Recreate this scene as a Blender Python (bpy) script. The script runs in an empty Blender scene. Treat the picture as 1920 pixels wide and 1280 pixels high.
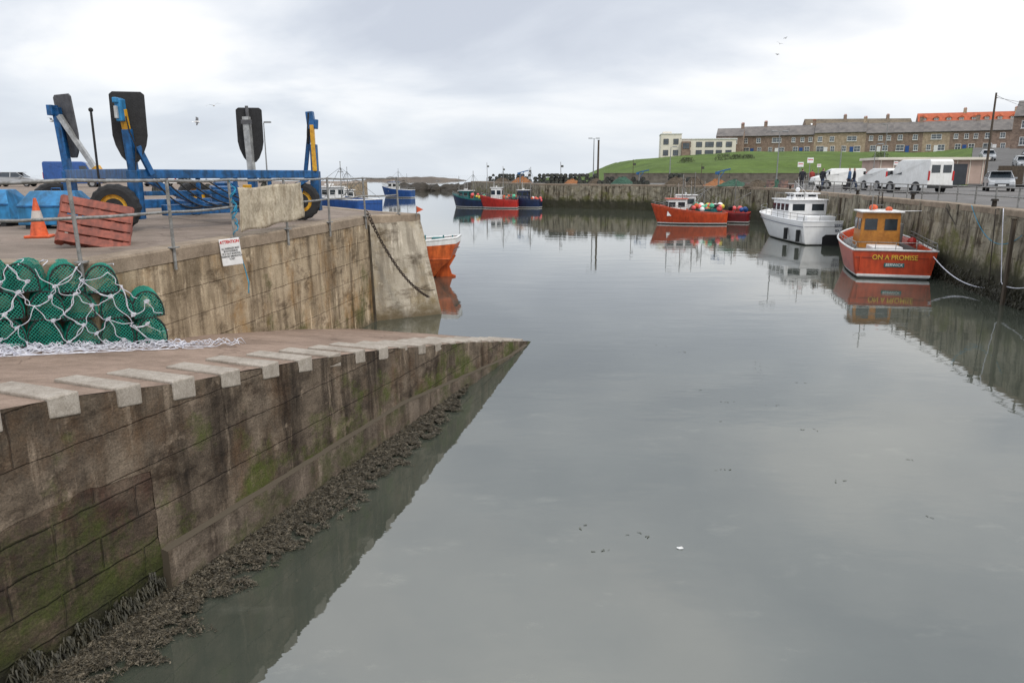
import bpy, math, random
from mathutils import Vector, Matrix, noise as mnoise
random.seed(7)
R=random.uniform
COL=bpy.context.scene.collection
sc=bpy.context.scene
sc.view_settings.view_transform='Standard'; sc.view_settings.look='None'; sc.view_settings.exposure=0; sc.view_settings.gamma=1

# ------------------------------------------------------------ mesh builder
class MB:
    def __init__(s): s.v=[];s.f=[];s.m=[]
    def add(s,vs,fs,mi=0):
        o=len(s.v); s.v+= [tuple(v) for v in vs]
        for f in fs: s.f.append([o+i for i in f]); s.m.append(mi)
    def box(s,c,d,rz=0,mi=0,M=None):
        x,y,z=d[0]/2,d[1]/2,d[2]/2
        vs=[Vector((sx*x,sy*y,sz*z)) for sz in(-1,1) for sy in(-1,1) for sx in(-1,1)]
        if M is None: M=Matrix.Rotation(rz,3,'Z')
        vs=[M@v+Vector(c) for v in vs]
        s.add(vs,[(0,2,3,1),(4,5,7,6),(0,1,5,4),(2,6,7,3),(0,4,6,2),(1,3,7,5)],mi)
    def beam(s,p0,p1,w,h,mi=0):
        p0=Vector(p0);p1=Vector(p1);d=p1-p0;L=d.length
        d.normalize(); up=Vector((0,0,1))
        if abs(d.z)>.95: up=Vector((1,0,0))
        sx=d.cross(up).normalized(); sz=sx.cross(d)
        M=Matrix((sx,d,sz)).transposed()
        s.box((p0+p1)/2,(w,L,h),M=M,mi=mi)
    def cyl(s,p0,p1,r0,r1=None,n=12,mi=0,cap=True):
        if r1 is None:r1=r0
        p0=Vector(p0);p1=Vector(p1);d=(p1-p0).normalized()
        a=d.orthogonal().normalized();b=d.cross(a)
        vs=[]
        for p,r in((p0,r0),(p1,r1)):
            for i in range(n):
                t=2*math.pi*i/n; vs.append(p+a*math.cos(t)*r+b*math.sin(t)*r)
        fs=[(i,(i+1)%n,n+(i+1)%n,n+i) for i in range(n)]
        if cap: fs+= [tuple(range(n))[::-1],tuple(range(n,2*n))]
        s.add(vs,fs,mi)
    def tube(s,pts,r,n=6,mi=0):
        pts=[Vector(p) for p in pts]; vs=[];fs=[]
        prev=None
        for k,p in enumerate(pts):
            d=(pts[min(k+1,len(pts)-1)]-pts[max(k-1,0)])
            if d.length<1e-9:d=Vector((0,0,1))
            d.normalize()
            a=d.orthogonal() if prev is None else (prev-d*prev.dot(d))
            if a.length<1e-6:a=d.orthogonal()
            a.normalize();prev=a;b=d.cross(a)
            for i in range(n):
                t=2*math.pi*i/n; vs.append(p+a*math.cos(t)*r+b*math.sin(t)*r)
        for k in range(len(pts)-1):
            for i in range(n):
                fs.append((k*n+i,k*n+(i+1)%n,(k+1)*n+(i+1)%n,(k+1)*n+i))
        fs+=[tuple(range(n))[::-1],tuple(range((len(pts)-1)*n,len(pts)*n))]
        s.add(vs,fs,mi)
    def extr(s,pl,y0,y1,mi=0):   # profile in xz extruded along y
        n=len(pl)
        s.add([(p[0],y0,p[1]) for p in pl]+[(p[0],y1,p[1]) for p in pl],
              [tuple(range(n)),tuple(range(n,2*n))[::-1]]+[(i,n+i,n+(i+1)%n,(i+1)%n) for i in range(n)],mi)
    def sph(s,c,r,nu=12,nv=8,mi=0,sz=1):
        c=Vector(c);vs=[c+Vector((0,0,r*sz))];fs=[]
        for j in range(1,nv):
            for i in range(nu):
                t=math.pi*j/nv;p=2*math.pi*i/nu
                vs.append(c+Vector((r*math.sin(t)*math.cos(p),r*math.sin(t)*math.sin(p),r*sz*math.cos(t))))
        vs.append(c-Vector((0,0,r*sz)))
        for i in range(nu): fs.append((0,1+i,1+(i+1)%nu))
        for j in range(nv-2):
            for i in range(nu):
                a=1+j*nu+i;b=1+j*nu+(i+1)%nu; fs.append((a,a+nu,b+nu,b))
        L=len(vs)-1
        for i in range(nu): fs.append((L,1+(nv-2)*nu+(i+1)%nu,1+(nv-2)*nu+i))
        s.add(vs,fs,mi)

def mo(mb,name,mats,parent=None,loc=(0,0,0),rz=0,bevel=0,smooth=False,world=None,rot=None):
    vs=mb.v
    if world is not None:
        vs=[(v[0]-world[0],v[1]-world[1],v[2]-world[2]) for v in vs]
        if parent is None: loc=world
    me=bpy.data.meshes.new(name); me.from_pydata(vs,[],mb.f)
    if not isinstance(mats,(list,tuple)): mats=[mats]
    for m in mats: me.materials.append(m)
    me.polygons.foreach_set('material_index',mb.m)
    if smooth: me.polygons.foreach_set('use_smooth',[True]*len(me.polygons))
    me.update()
    o=bpy.data.objects.new(name,me); COL.objects.link(o)
    o.location=loc; o.rotation_euler=rot if rot else (0,0,rz)
    if parent: o.parent=parent
    if bevel:
        b=o.modifiers.new('bevel','BEVEL'); b.width=bevel;b.segments=2;b.limit_method='ANGLE';b.angle_limit=math.radians(40)
    return o
def tag(o,label,cat,group=None):
    o['label']=label;o['category']=cat
    if group:o['group']=group
    return o
def thing(name,label,cat,loc,rz=0,group=None,rot=None):
    e=bpy.data.objects.new(name,None);COL.objects.link(e);e.empty_display_size=.3
    e.location=loc;e.rotation_euler=rot if rot else (0,0,rz)
    return tag(e,label,cat,group)
def copy_thing(src,loc,rz=None,label=None,scale=None,rot=None):
    def rec(o,par):
        c=o.copy();COL.objects.link(c)
        if par is not None: c.parent=par; c.matrix_parent_inverse=Matrix()
        for ch in [x for x in o.children]: rec(ch,c)
        return c
    c=rec(src,None); c.location=loc
    if rz is not None:c.rotation_euler=(0,0,rz)
    if rot is not None:c.rotation_euler=rot
    if scale: c.scale=scale
    if label:c['label']=label
    return c

# ------------------------------------------------------------ materials
def nt(name):
    m=bpy.data.materials.new(name);m.use_nodes=True
    return m,m.node_tree.nodes,m.node_tree.links,m.node_tree.nodes['Principled BSDF']
def c4(c): return (c[0],c[1],c[2],1)
def ramp(N,p,cols):
    r=N.new('ShaderNodeValToRGB');e=r.color_ramp.elements
    e[0].position=p[0];e[0].color=c4(cols[0]);e[1].position=p[-1];e[1].color=c4(cols[-1])
    for q,c in zip(p[1:-1],cols[1:-1]):
        x=e.new(q);x.color=c4(c)
    return r
def mixn(N,L,mode,fac,a,b):
    m=N.new('ShaderNodeMixRGB');m.blend_type=mode
    for k,x in((0,fac),(1,a),(2,b)):
        if isinstance(x,bpy.types.NodeSocket): L.new(x,m.inputs[k])
        else: m.inputs[k].default_value=x if k==0 else c4(x)
    return m.outputs[0]
def mat(name,c1,c2=None,scale=6,rough=.6,bump=.0,metal=0,detail=5,dirt=0,spec=.5,lo=.35,hi=.65,wscale=None):
    m,N,L,B=nt(name)
    if c2 is None:c2=tuple(x*.72 for x in c1)
    t=N.new('ShaderNodeTexCoord')
    mp=N.new('ShaderNodeMapping');L.new(t.outputs['Object'],mp.inputs[0])
    if wscale: mp.inputs['Scale'].default_value=wscale
    n=N.new('ShaderNodeTexNoise');n.inputs['Scale'].default_value=scale;n.inputs['Detail'].default_value=detail;n.inputs['Roughness'].default_value=.6
    L.new(mp.outputs[0],n.inputs['Vector'])
    r=ramp(N,(lo,hi),(c2,c1));L.new(n.outputs[0],r.inputs[0]);out=r.outputs[0]
    if dirt:
        n2=N.new('ShaderNodeTexNoise');n2.inputs['Scale'].default_value=scale*3.1;n2.inputs['Detail'].default_value=7
        L.new(mp.outputs[0],n2.inputs['Vector'])
        r2=ramp(N,(.35,.6),((.25,.2,.16),(1,1,1)));L.new(n2.outputs[0],r2.inputs[0])
        out=mixn(N,L,'MULTIPLY',dirt,out,r2.outputs[0])
        mp3=N.new('ShaderNodeMapping');L.new(t.outputs['Object'],mp3.inputs[0]);mp3.inputs['Scale'].default_value=(3,3,.4)
        n4=N.new('ShaderNodeTexNoise');n4.inputs['Scale'].default_value=2.5;n4.inputs['Detail'].default_value=6;L.new(mp3.outputs[0],n4.inputs['Vector'])
        r4=ramp(N,(.36,.55),((.42,.34,.27),(1,1,1)));L.new(n4.outputs[0],r4.inputs[0])
        out=mixn(N,L,'MULTIPLY',min(1,dirt*1.3),out,r4.outputs[0])
    L.new(out,B.inputs['Base Color'])
    B.inputs['Roughness'].default_value=rough;B.inputs['Metallic'].default_value=metal
    B.inputs['Specular IOR Level'].default_value=spec
    if bump:
        b=N.new('ShaderNodeBump');b.inputs['Strength'].default_value=bump;b.inputs['Distance'].default_value=.02
        n3=N.new('ShaderNodeTexNoise');n3.inputs['Scale'].default_value=scale*4;n3.inputs['Detail'].default_value=8
        L.new(mp.outputs[0],n3.inputs['Vector'])
        L.new(n3.outputs[0],b.inputs['Height']);L.new(b.outputs[0],B.inputs['Normal'])
    return m
def wall_mat(name,c1,c2,moss_c,dark_c,bw,bh,moss=.5,za=.2,zb=1.2,streak=.6,mortar=(.35,.32,.28),bumpd=.02,bvar=.8,msz=.012,mossz=(0,3.2),rust=(.2,.11,.04),rustf=.6,grain=.62,seed=0):
    m,N,L,B=nt(name)
    t=N.new('ShaderNodeTexCoord');uv=t.outputs['UV']
    def noi(scale,det,vec,rough=.6):
        n=N.new('ShaderNodeTexNoise');n.inputs['Scale'].default_value=scale;n.inputs['Detail'].default_value=det;n.inputs['Roughness'].default_value=rough
        L.new(vec,n.inputs['Vector']);return n.outputs[0]
    def mapv(sc_,loc_=(0,0,0)):
        mp=N.new('ShaderNodeMapping');L.new(uv,mp.inputs[0]);mp.inputs['Scale'].default_value=sc_;mp.inputs['Location'].default_value=(loc_[0]+seed,loc_[1],loc_[2]);return mp.outputs[0]
    wob=noi(3,3,uv)
    add=N.new('ShaderNodeVectorMath');add.operation='SCALE';L.new(wob,add.inputs[0]);add.inputs['Scale'].default_value=.05
    uv2n=N.new('ShaderNodeVectorMath');uv2n.operation='ADD';L.new(uv,uv2n.inputs[0]);L.new(add.outputs[0],uv2n.inputs[1]);uv2=uv2n.outputs[0]
    br=N.new('ShaderNodeTexBrick');L.new(uv2,br.inputs['Vector'])
    br.inputs['Scale'].default_value=1;br.inputs['Brick Width'].default_value=bw;br.inputs['Row Height'].default_value=bh
    br.inputs['Mortar Size'].default_value=msz;br.inputs['Mortar Smooth'].default_value=.8
    br.inputs['Color1'].default_value=(1,1,1,1);br.inputs['Color2'].default_value=(bvar,bvar,bvar*.97,1);br.inputs['Mortar'].default_value=c4(mortar)
    r1=ramp(N,(.32,.5,.66),(c2,tuple((a+b)/2 for a,b in zip(c1,c2)),c1));L.new(noi(1.1,9,uv,.68),r1.inputs[0])
    jf=ramp(N,(.4,.6),((.15,.15,.15),(1,1,1)));L.new(noi(1.7,5,mapv((1,1,1),(7,3,0))),jf.inputs[0])
    col=mixn(N,L,'MULTIPLY',jf.outputs[0],r1.outputs[0],br.outputs[0])
    rr_=ramp(N,(.50,.66),((0,0,0),(rustf,rustf,rustf)));L.new(noi(1.0,8,mapv((1.1,.7,1),(3,9,0)),.7),rr_.inputs[0])
    col=mixn(N,L,'MIX',rr_.outputs[0],col,rust)
    rs=ramp(N,(.38,.54),((.20,.17,.14),(1,1,1)));L.new(noi(1.3,7,mapv((2.2,.22,1)),.65),rs.inputs[0])
    col=mixn(N,L,'MULTIPLY',streak,col,rs.outputs[0])
    rw=ramp(N,(.56,.68),((0,0,0),(.8,.8,.8)));L.new(noi(1.6,7,mapv((2.6,.35,1),(5,5,0)),.7),rw.inputs[0])
    col=mixn(N,L,'MIX',rw.outputs[0],col,tuple(min(1,x*1.35) for x in c1))
    rp=ramp(N,(.60,.72),((0,0,0),(1,1,1)));L.new(noi(2.3,8,uv,.7),rp.inputs[0])
    col=mixn(N,L,'MIX',rp.outputs[0],col,tuple(min(1,x*1.35) for x in c1))
    rb=ramp(N,(.34,.48),((.24,.2,.165),(1,1,1)));L.new(noi(1.3,9,mapv((.8,1.5,1),(1,17,0)),.72),rb.inputs[0])
    col=mixn(N,L,'MULTIPLY',.9,col,rb.outputs[0])
    sx=N.new('ShaderNodeSeparateXYZ');L.new(uv,sx.inputs[0])
    mr=N.new('ShaderNodeMapRange');L.new(sx.outputs[1],mr.inputs[0]);mr.inputs[1].default_value=mossz[1];mr.inputs[2].default_value=mossz[0];mr.inputs[3].default_value=0;mr.inputs[4].default_value=1
    mm=N.new('ShaderNodeMath');mm.operation='MULTIPLY_ADD';L.new(mr.outputs[0],mm.inputs[0]);mm.inputs[1].default_value=.25;L.new(noi(.8,9,mapv((1,1,1)),.72),mm.inputs[2])
    rm=ramp(N,(.76-.2*moss,.88-.2*moss),((0,0,0),(.85,.85,.85)));L.new(mm.outputs[0],rm.inputs[0])
    col=mixn(N,L,'MIX',rm.outputs[0],col,moss_c)
    md=N.new('ShaderNodeMapRange');L.new(sx.outputs[1],md.inputs[0]);md.inputs[1].default_value=zb;md.inputs[2].default_value=za;md.inputs[3].default_value=0;md.inputs[4].default_value=.75
    ma=N.new('ShaderNodeMath');ma.operation='ADD';L.new(md.outputs[0],ma.inputs[0]);L.new(noi(1.6,8,uv,.7),ma.inputs[1])
    rd=ramp(N,(.62,.95),((0,0,0),(.9,.9,.9)));L.new(ma.outputs[0],rd.inputs[0])
    col=mixn(N,L,'MIX',rd.outputs[0],col,dark_c)
    fine=noi(40,5,uv,.75);rf=ramp(N,(.35,.65),((grain,grain,grain),(1.0,1.0,1.0)));L.new(fine,rf.inputs[0])
    col=mixn(N,L,'MULTIPLY',1,col,rf.outputs[0])
    L.new(col,B.inputs['Base Color']);B.inputs['Roughness'].default_value=.85;B.inputs['Specular IOR Level'].default_value=.3
    hs=N.new('ShaderNodeMath');hs.operation='MULTIPLY_ADD';L.new(br.outputs['Fac'],hs.inputs[0]);hs.inputs[1].default_value=-.5;L.new(noi(9,9,uv,.72),hs.inputs[2])
    b=N.new('ShaderNodeBump');b.inputs['Strength'].default_value=.9;b.inputs['Distance'].default_value=bumpd
    L.new(hs.outputs[0],b.inputs['Height']);L.new(b.outputs[0],B.inputs['Normal'])
    return m

M_quay=wall_mat('quay_concrete',(.66,.53,.37),(.36,.27,.17),(.10,.10,.025),(.08,.06,.04),23,.50,moss=.36,za=-.6,zb=.5,streak=.65,rust=(.36,.20,.065),rustf=.8,bumpd=.03)
M_far=wall_mat('harbour_wall_concrete',(.46,.41,.31),(.22,.19,.14),(.13,.13,.03),(.035,.034,.02),2.2,.8,moss=.46,za=.5,zb=1.6,streak=1,mossz=(1.0,3.6),rust=(.24,.18,.09))
M_slip=wall_mat('slipway_wall_concrete',(.31,.24,.175),(.075,.054,.038),(.085,.11,.013),(.045,.035,.025),29.0,.50,moss=.32,za=-.5,zb=.2,streak=.9,mortar=(.33,.28,.23),rust=(.15,.075,.03),bumpd=.05,grain=.48,seed=3.7)
M_mas=wall_mat('slipway_masonry',(.19,.135,.095),(.05,.037,.026),(.07,.09,.014),(.028,.024,.016),.95,.34,moss=.52,za=-.2,zb=.6,streak=.5,mortar=(.25,.2,.16),bumpd=.07,bvar=.6,msz=.018,rust=(.17,.055,.035),grain=.48,seed=3.7)
M_end=wall_mat('quay_end_concrete',(.66,.59,.48),(.46,.40,.31),(.24,.18,.07),(.16,.12,.07),19,15,moss=.3,za=-.3,zb=.6,streak=.5,rust=(.38,.27,.12),rustf=.6)
M_plinth=wall_mat('plinth_concrete',(.29,.23,.175),(.12,.09,.068),(.07,.085,.02),(.05,.04,.028),13,7,moss=.15,za=-.3,zb=.15,streak=.6,rust=(.14,.09,.05),bumpd=.04,grain=.5)

def ground_mat(name,c1,c2,s=.5,bump=.3,crack=True,rough=.85):
    m,N,L,B=nt(name)
    t=N.new('ShaderNodeTexCoord');v=t.outputs['Object']
    def noi(sc_,det,rough=.65):
        n=N.new('ShaderNodeTexNoise');n.inputs['Scale'].default_value=sc_;n.inputs['Detail'].default_value=det;n.inputs['Roughness'].default_value=rough
        L.new(v,n.inputs['Vector']);return n.outputs[0]
    r=ramp(N,(.32,.5,.7),(c2,tuple((a+b)/2 for a,b in zip(c1,c2)),c1));L.new(noi(s,9),r.inputs[0]);col=r.outputs[0]
    r2=ramp(N,(.3,.65),((.62,.6,.56),(1,1,1)));L.new(noi(s*7,8,.7),r2.inputs[0]);col=mixn(N,L,'MULTIPLY',.8,col,r2.outputs[0])
    r3=ramp(N,(.35,.65),((.6,.6,.6),(1.0,1.0,1.0)));L.new(noi(70,4,.8),r3.inputs[0]);col=mixn(N,L,'MULTIPLY',1,col,r3.outputs[0])
    if crack:
        vo=N.new('ShaderNodeTexVoronoi');vo.feature='DISTANCE_TO_EDGE';vo.inputs['Scale'].default_value=.35
        ad=N.new('ShaderNodeVectorMath');ad.operation='ADD';L.new(v,ad.inputs[0])
        nn=N.new('ShaderNodeTexNoise');nn.inputs['Scale'].default_value=1.5;nn.inputs['Detail'].default_value=6;L.new(v,nn.inputs['Vector']);L.new(nn.outputs['Color'],ad.inputs[1])
        L.new(ad.outputs[0],vo.inputs['Vector'])
        rc=ramp(N,(.0,.012),((.35,.3,.26),(1,1,1)));L.new(vo.outputs[0],rc.inputs[0]);col=mixn(N,L,'MULTIPLY',.55,col,rc.outputs[0])
    L.new(col,B.inputs['Base Color']);B.inputs['Roughness'].default_value=rough;B.inputs['Specular IOR Level'].default_value=.3
    b=N.new('ShaderNodeBump');b.inputs['Strength'].default_value=bump;b.inputs['Distance'].default_value=.02
    L.new(noi(25,8,.75),b.inputs['Height']);L.new(b.outputs[0],B.inputs['Normal'])
    return m
M_ramp=ground_mat('slipway_concrete',(.47,.345,.27),(.26,.185,.14),.7,.5)
M_qground=ground_mat('quay_surface',(.38,.30,.245),(.22,.175,.14),.3,.3)
M_rground=ground_mat('harbour_road_surface',(.26,.245,.235),(.15,.145,.14),.15,.3,False)
M_coping=ground_mat('coping_stone',(.50,.40,.30),(.26,.20,.145),1.3,.5,False)
M_block=ground_mat('edge_block_concrete',(.58,.52,.45),(.35,.30,.25),1.8,.5,False)
M_grass=ground_mat('grass',(.14,.22,.04),(.08,.13,.022),.12,.6,False,1)
M_rock=ground_mat('rock',(.09,.075,.06),(.03,.026,.02),.6,1,False)
M_road=ground_mat('asphalt_road',(.18,.175,.17),(.12,.115,.11),.2,.2,False)

M_blue=mat('blue_paint',(.015,.13,.36),(.012,.09,.25),3,.4,.05,dirt=.5)
M_bluetank=mat('light_blue_paint',(.03,.24,.50),(.022,.17,.38),2,.45,.05,dirt=.4)
M_yellow=mat('yellow_paint',(.75,.42,.02),(.6,.3,.02),4,.45,dirt=.4)
M_black=mat('black_rubber',(.022,.022,.023),(.013,.013,.014),8,.8,.3)
M_padg=mat('grey_rubber',(.11,.11,.115),(.06,.06,.065),5,.8,.2)
M_steel=mat('galvanised_steel',(.36,.36,.35),(.2,.2,.19),9,.5,.1,metal=.35,dirt=.3)
M_bright=mat('bare_metal',(.55,.56,.55),(.35,.36,.36),5,.4,metal=.4,dirt=.2)
M_white=mat('white_paint',(.80,.80,.78),(.72,.72,.70),2,.4,dirt=.08)
M_whitep=mat('white_boat_paint',(.82,.82,.81),(.76,.76,.75),1.5,.3,dirt=.12)
M_orange=mat('orange_boat_paint',(.66,.085,.02),(.5,.06,.015),1.2,.4,dirt=.25)
M_rdhull=mat('deep_red_orange_hull_paint',(.56,.07,.018),(.44,.05,.014),1.2,.35,dirt=.25)
M_orange2=mat('faded_orange_paint',(.75,.16,.03),(.58,.10,.02),1.2,.45,dirt=.4)
M_red=mat('red_boat_paint',(.55,.03,.02),(.42,.02,.015),1.5,.4,dirt=.25)
M_darkred=mat('maroon_boat_paint',(.22,.015,.02),(.14,.01,.012),1.5,.4,dirt=.3)
M_teal=mat('teal_boat_paint',(.015,.2,.2),(.01,.13,.14),1.5,.4,dirt=.3)
M_navy=mat('navy_boat_paint',(.012,.03,.10),(.01,.02,.06),1.5,.4,dirt=.2)
M_bblue=mat('blue_boat_paint',(.02,.09,.33),(.015,.07,.25),1.5,.4,dirt=.2)
M_boot=mat('antifouling_black',(.015,.014,.016),None,3,.6)
M_ochre=mat('ochre_cabin_paint',(.52,.22,.035),(.42,.165,.025),3,.4,dirt=.2)
M_deck=mat('deck_grey',(.2,.2,.19),(.1,.1,.1),3,.7)
M_glass=mat('dark_window_glass',(.03,.04,.05),(.02,.025,.03),3,.08,spec=.8)
M_cone=mat('orange_cone_plastic',(.8,.13,.03),(.6,.1,.03),6,.5,dirt=.3)
M_coneband=mat('grey_reflective_band',(.55,.5,.46),None,8,.5)
M_pallet=mat('red_brown_pallet_plastic',(.33,.075,.04),(.19,.045,.028),4,.6,dirt=.5)
M_net=mat('teal_netting',(.005,.33,.23),(.0,.15,.11),5,.6)
M_netend=mat('pale_teal_netting',(.03,.42,.30),(.005,.22,.16),5,.6)
M_rope=mat('white_rope',(.76,.76,.80),(.48,.48,.55),14,.8,.5)
M_dkrope=mat('dark_rope',(.05,.04,.03),None,14,.9,.5)
M_chain=mat('rusty_chain_metal',(.06,.04,.028),(.03,.02,.015),14,.8,.3)
M_brope=mat('blue_rope',(.02,.28,.45),None,14,.8)
M_sack=mat('woven_sacking',(.58,.51,.39),(.42,.36,.26),5,.95,.5,dirt=.35)
M_sign=mat('white_sign_board',(.8,.8,.79),(.7,.7,.7),4,.4,dirt=.1)
M_txtr=mat('red_lettering',(.6,.02,.02),None,9,.5)
M_txtk=mat('black_lettering',(.02,.02,.02),None,9,.5)
M_txty=mat('yellow_lettering',(.75,.48,.05),(.65,.4,.04),9,.5)
M_wood=mat('weathered_timber',(.10,.075,.05),(.05,.038,.028),5,.85,.5,wscale=(4,4,.4))
M_galv=mat('street_pole_grey',(.25,.26,.26),None,4,.5)
M_pvc=mat('wheel_arch_dark',(.03,.03,.03),None,4,.7)
M_silver=mat('silver_car_paint',(.42,.43,.44),(.38,.39,.40),2,.3,metal=.3)
M_dkcar=mat('dark_car_paint',(.04,.045,.055),None,2,.3)
M_lamp=mat('headlight_plastic',(.75,.77,.78),None,2,.15)
M_tail=mat('tail_light_plastic',(.5,.02,.02),None,2,.2)
M_alloy=mat('wheel_alloy',(.4,.4,.4),None,4,.35,metal=.5)
M_slate=mat('slate_roof',(.19,.17,.155),(.11,.10,.095),.6,.8,.3,detail=8)
M_brroof=mat('brown_tile_roof',(.19,.15,.105),(.11,.09,.065),.6,.85,.3,detail=8)
M_redroof=mat('orange_pantile_roof',(.50,.12,.05),(.34,.08,.035),.8,.8,.3,detail=8)
M_cream=mat('cream_render',(.76,.71,.61),(.66,.61,.52),.5,.8)
M_pink=mat('pinkish_concrete_panels',(.50,.37,.31),(.38,.28,.23),.6,.8,.2)
def stone_mat(name,c1,c2,w=.5,h=.22):
    m,N,L,B=nt(name);t=N.new('ShaderNodeTexCoord')
    mp=N.new('ShaderNodeMapping');L.new(t.outputs['Object'],mp.inputs[0]);mp.inputs['Rotation'].default_value=(math.radians(90),0,0)
    br=N.new('ShaderNodeTexBrick');L.new(mp.outputs[0],br.inputs['Vector']);br.inputs['Scale'].default_value=1
    br.inputs['Brick Width'].default_value=w;br.inputs['Row Height'].default_value=h;br.inputs['Mortar Size'].default_value=.015
    br.inputs['Color1'].default_value=c4(c1);br.inputs['Color2'].default_value=c4(c2);br.inputs['Mortar'].default_value=c4([x*1.1 for x in c1])
    n=N.new('ShaderNodeTexNoise');n.inputs['Scale'].default_value=1.5;n.inputs['Detail'].default_value=8;L.new(t.outputs['Object'],n.inputs['Vector'])
    r=ramp(N,(.3,.7),((.6,.58,.56),(1,1,1)));L.new(n.outputs[0],r.inputs[0])
    L.new(mixn(N,L,'MULTIPLY',1,br.outputs[0],r.outputs[0]),B.inputs['Base Color']);B.inputs['Roughness'].default_value=.9
    return m
M_stone=stone_mat('brown_rubble_stone',(.34,.245,.19),(.23,.165,.13))
M_stone2=stone_mat('pale_sandstone',(.50,.39,.28),(.39,.30,.21))
M_bankwall=stone_mat('bank_wall_stone',(.18,.16,.13),(.12,.105,.09),.8,.3)
M_glassw=mat('house_window_glass',(.10,.12,.14),(.05,.06,.07),.4,.1,spec=.8)

m,N,L,B=nt('pot_inner_netting_shaded')
t=N.new('ShaderNodeTexCoord');n=N.new('ShaderNodeTexNoise');n.inputs['Scale'].default_value=30;L.new(t.outputs['Object'],n.inputs['Vector'])
r=ramp(N,(.46,.52),((0,0,0),(1,1,1)));L.new(n.outputs[0],r.inputs[0]);L.new(r.outputs[0],B.inputs['Alpha'])
B.inputs['Base Color'].default_value=(.0,.06,.045,1);B.inputs['Roughness'].default_value=.8  # netting colour darkened to paint in the shade inside the pots
M_liner=m
def weedmat(name,cols,sc_):
    m,N,L,B=nt(name)
    t=N.new('ShaderNodeTexCoord');n=N.new('ShaderNodeTexNoise');n.inputs['Scale'].default_value=sc_;n.inputs['Detail'].default_value=6;n.inputs['Roughness'].default_value=.75;L.new(t.outputs['Object'],n.inputs['Vector'])
    r=ramp(N,(.34,.5,.64),cols);L.new(n.outputs[0],r.inputs[0]);L.new(r.outputs[0],B.inputs['Base Color']);B.inputs['Roughness'].default_value=.6
    return m
M_weed=weedmat('seaweed_brown',((.016,.013,.008),(.060,.050,.032),(.20,.165,.115)),22)
M_weedd=weedmat('seaweed_dark',((.012,.011,.007),(.035,.032,.018),(.07,.06,.035)),12)
# water
m,N,L,B=nt('harbour_water')
t=N.new('ShaderNodeTexCoord');v=t.outputs['Object']
def wn(s,d,scl,rough=.5):
    mp=N.new('ShaderNodeMapping');mp.inputs['Scale'].default_value=scl;L.new(v,mp.inputs[0])
    n=N.new('ShaderNodeTexNoise');n.inputs['Scale'].default_value=s;n.inputs['Detail'].default_value=d;n.inputs['Roughness'].default_value=rough
    L.new(mp.outputs[0],n.inputs['Vector']);return n.outputs[0]
r=ramp(N,(.35,.65),((.048,.055,.042),(.068,.076,.060)));L.new(wn(.25,6,(1,1,1),.6),r.inputs[0])
fl_=ramp(N,(.58,.69),((0,0,0),(.5,.5,.5)));L.new(wn(.9,8,(1,1.8,1),.7),fl_.inputs[0])
L.new(mixn(N,L,'MIX',fl_.outputs[0],r.outputs[0],(.125,.13,.105)),B.inputs['Base Color'])
rr=ramp(N,(.4,.7),((.0,.0,.0),(.05,.05,.05)));L.new(wn(.35,7,(1,1.6,1),.65),rr.inputs[0]);L.new(rr.outputs[0],B.inputs['Roughness'])
B.inputs['IOR'].default_value=2.2
a=N.new('ShaderNodeMath');a.operation='MULTIPLY_ADD';L.new(wn(5.5,3,(.6,1,1)),a.inputs[0]);a.inputs[1].default_value=.12;L.new(wn(.8,3,(.5,1,1)),a.inputs[2])
b=N.new('ShaderNodeBump');b.inputs['Strength'].default_value=.21;b.inputs['Distance'].default_value=.035
L.new(a.outputs[0],b.inputs['Height']);L.new(b.outputs[0],B.inputs['Normal'])
M_water=m

# ------------------------------------------------------------ world + light + camera
SUN_EL=math.radians(48);SUN_AZ=math.radians(140)
w=bpy.data.worlds.new('World');sc.world=w;w.use_nodes=True
N=w.node_tree.nodes;L=w.node_tree.links;bg=N['Background']
sky=N.new('ShaderNodeTexSky');sky.sky_type='NISHITA';sky.sun_disc=False;sky.sun_elevation=SUN_EL;sky.sun_rotation=SUN_AZ
tc=N.new('ShaderNodeTexCoord');sx=N.new('ShaderNodeSeparateXYZ');L.new(tc.outputs['Generated'],sx.inputs[0])
def M_(op,a,b=None,c=None):
    n=N.new('ShaderNodeMath');n.operation=op
    for k,x in enumerate((a,b,c)):
        if x is None:continue
        if isinstance(x,(int,float)): n.inputs[k].default_value=x
        else: L.new(x,n.inputs[k])
    return n.outputs[0]
za=M_('ADD',M_('ABSOLUTE',sx.outputs[2]),.30)
cx=N.new('ShaderNodeCombineXYZ');L.new(M_('DIVIDE',sx.outputs[0],za),cx.inputs[0]);L.new(M_('DIVIDE',sx.outputs[1],za),cx.inputs[1])
mp=N.new('ShaderNodeMapping');L.new(cx.outputs[0],mp.inputs[0]);mp.inputs['Rotation'].default_value=(0,0,.6);mp.inputs['Scale'].default_value=(1.1,1.5,1);mp.inputs['Location'].default_value=(4.1,1.2,0)
n1=N.new('ShaderNodeTexNoise');n1.inputs['Scale'].default_value=1.0;n1.inputs['Detail'].default_value=8;n1.inputs['Roughness'].default_value=.5;n1.inputs['Distortion'].default_value=.35;L.new(mp.outputs[0],n1.inputs['Vector'])
bias=M_('MULTIPLY_ADD',sx.outputs[0],.06,n1.outputs[0])
rc=ramp(N,(.34,.44,.51,.58,.66),((.56,.60,.68),(.66,.70,.77),(.78,.81,.86),(.91,.92,.94),(1.0,1.0,1.0)));L.new(bias,rc.inputs[0])
hz=N.new('ShaderNodeMapRange');L.new(sx.outputs[2],hz.inputs[0]);hz.inputs[1].default_value=0;hz.inputs[2].default_value=.13;hz.inputs[3].default_value=.75;hz.inputs[4].default_value=0
colr=mixn(N,L,'MIX',hz.outputs[0],rc.outputs[0],(.68,.735,.80))
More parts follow.
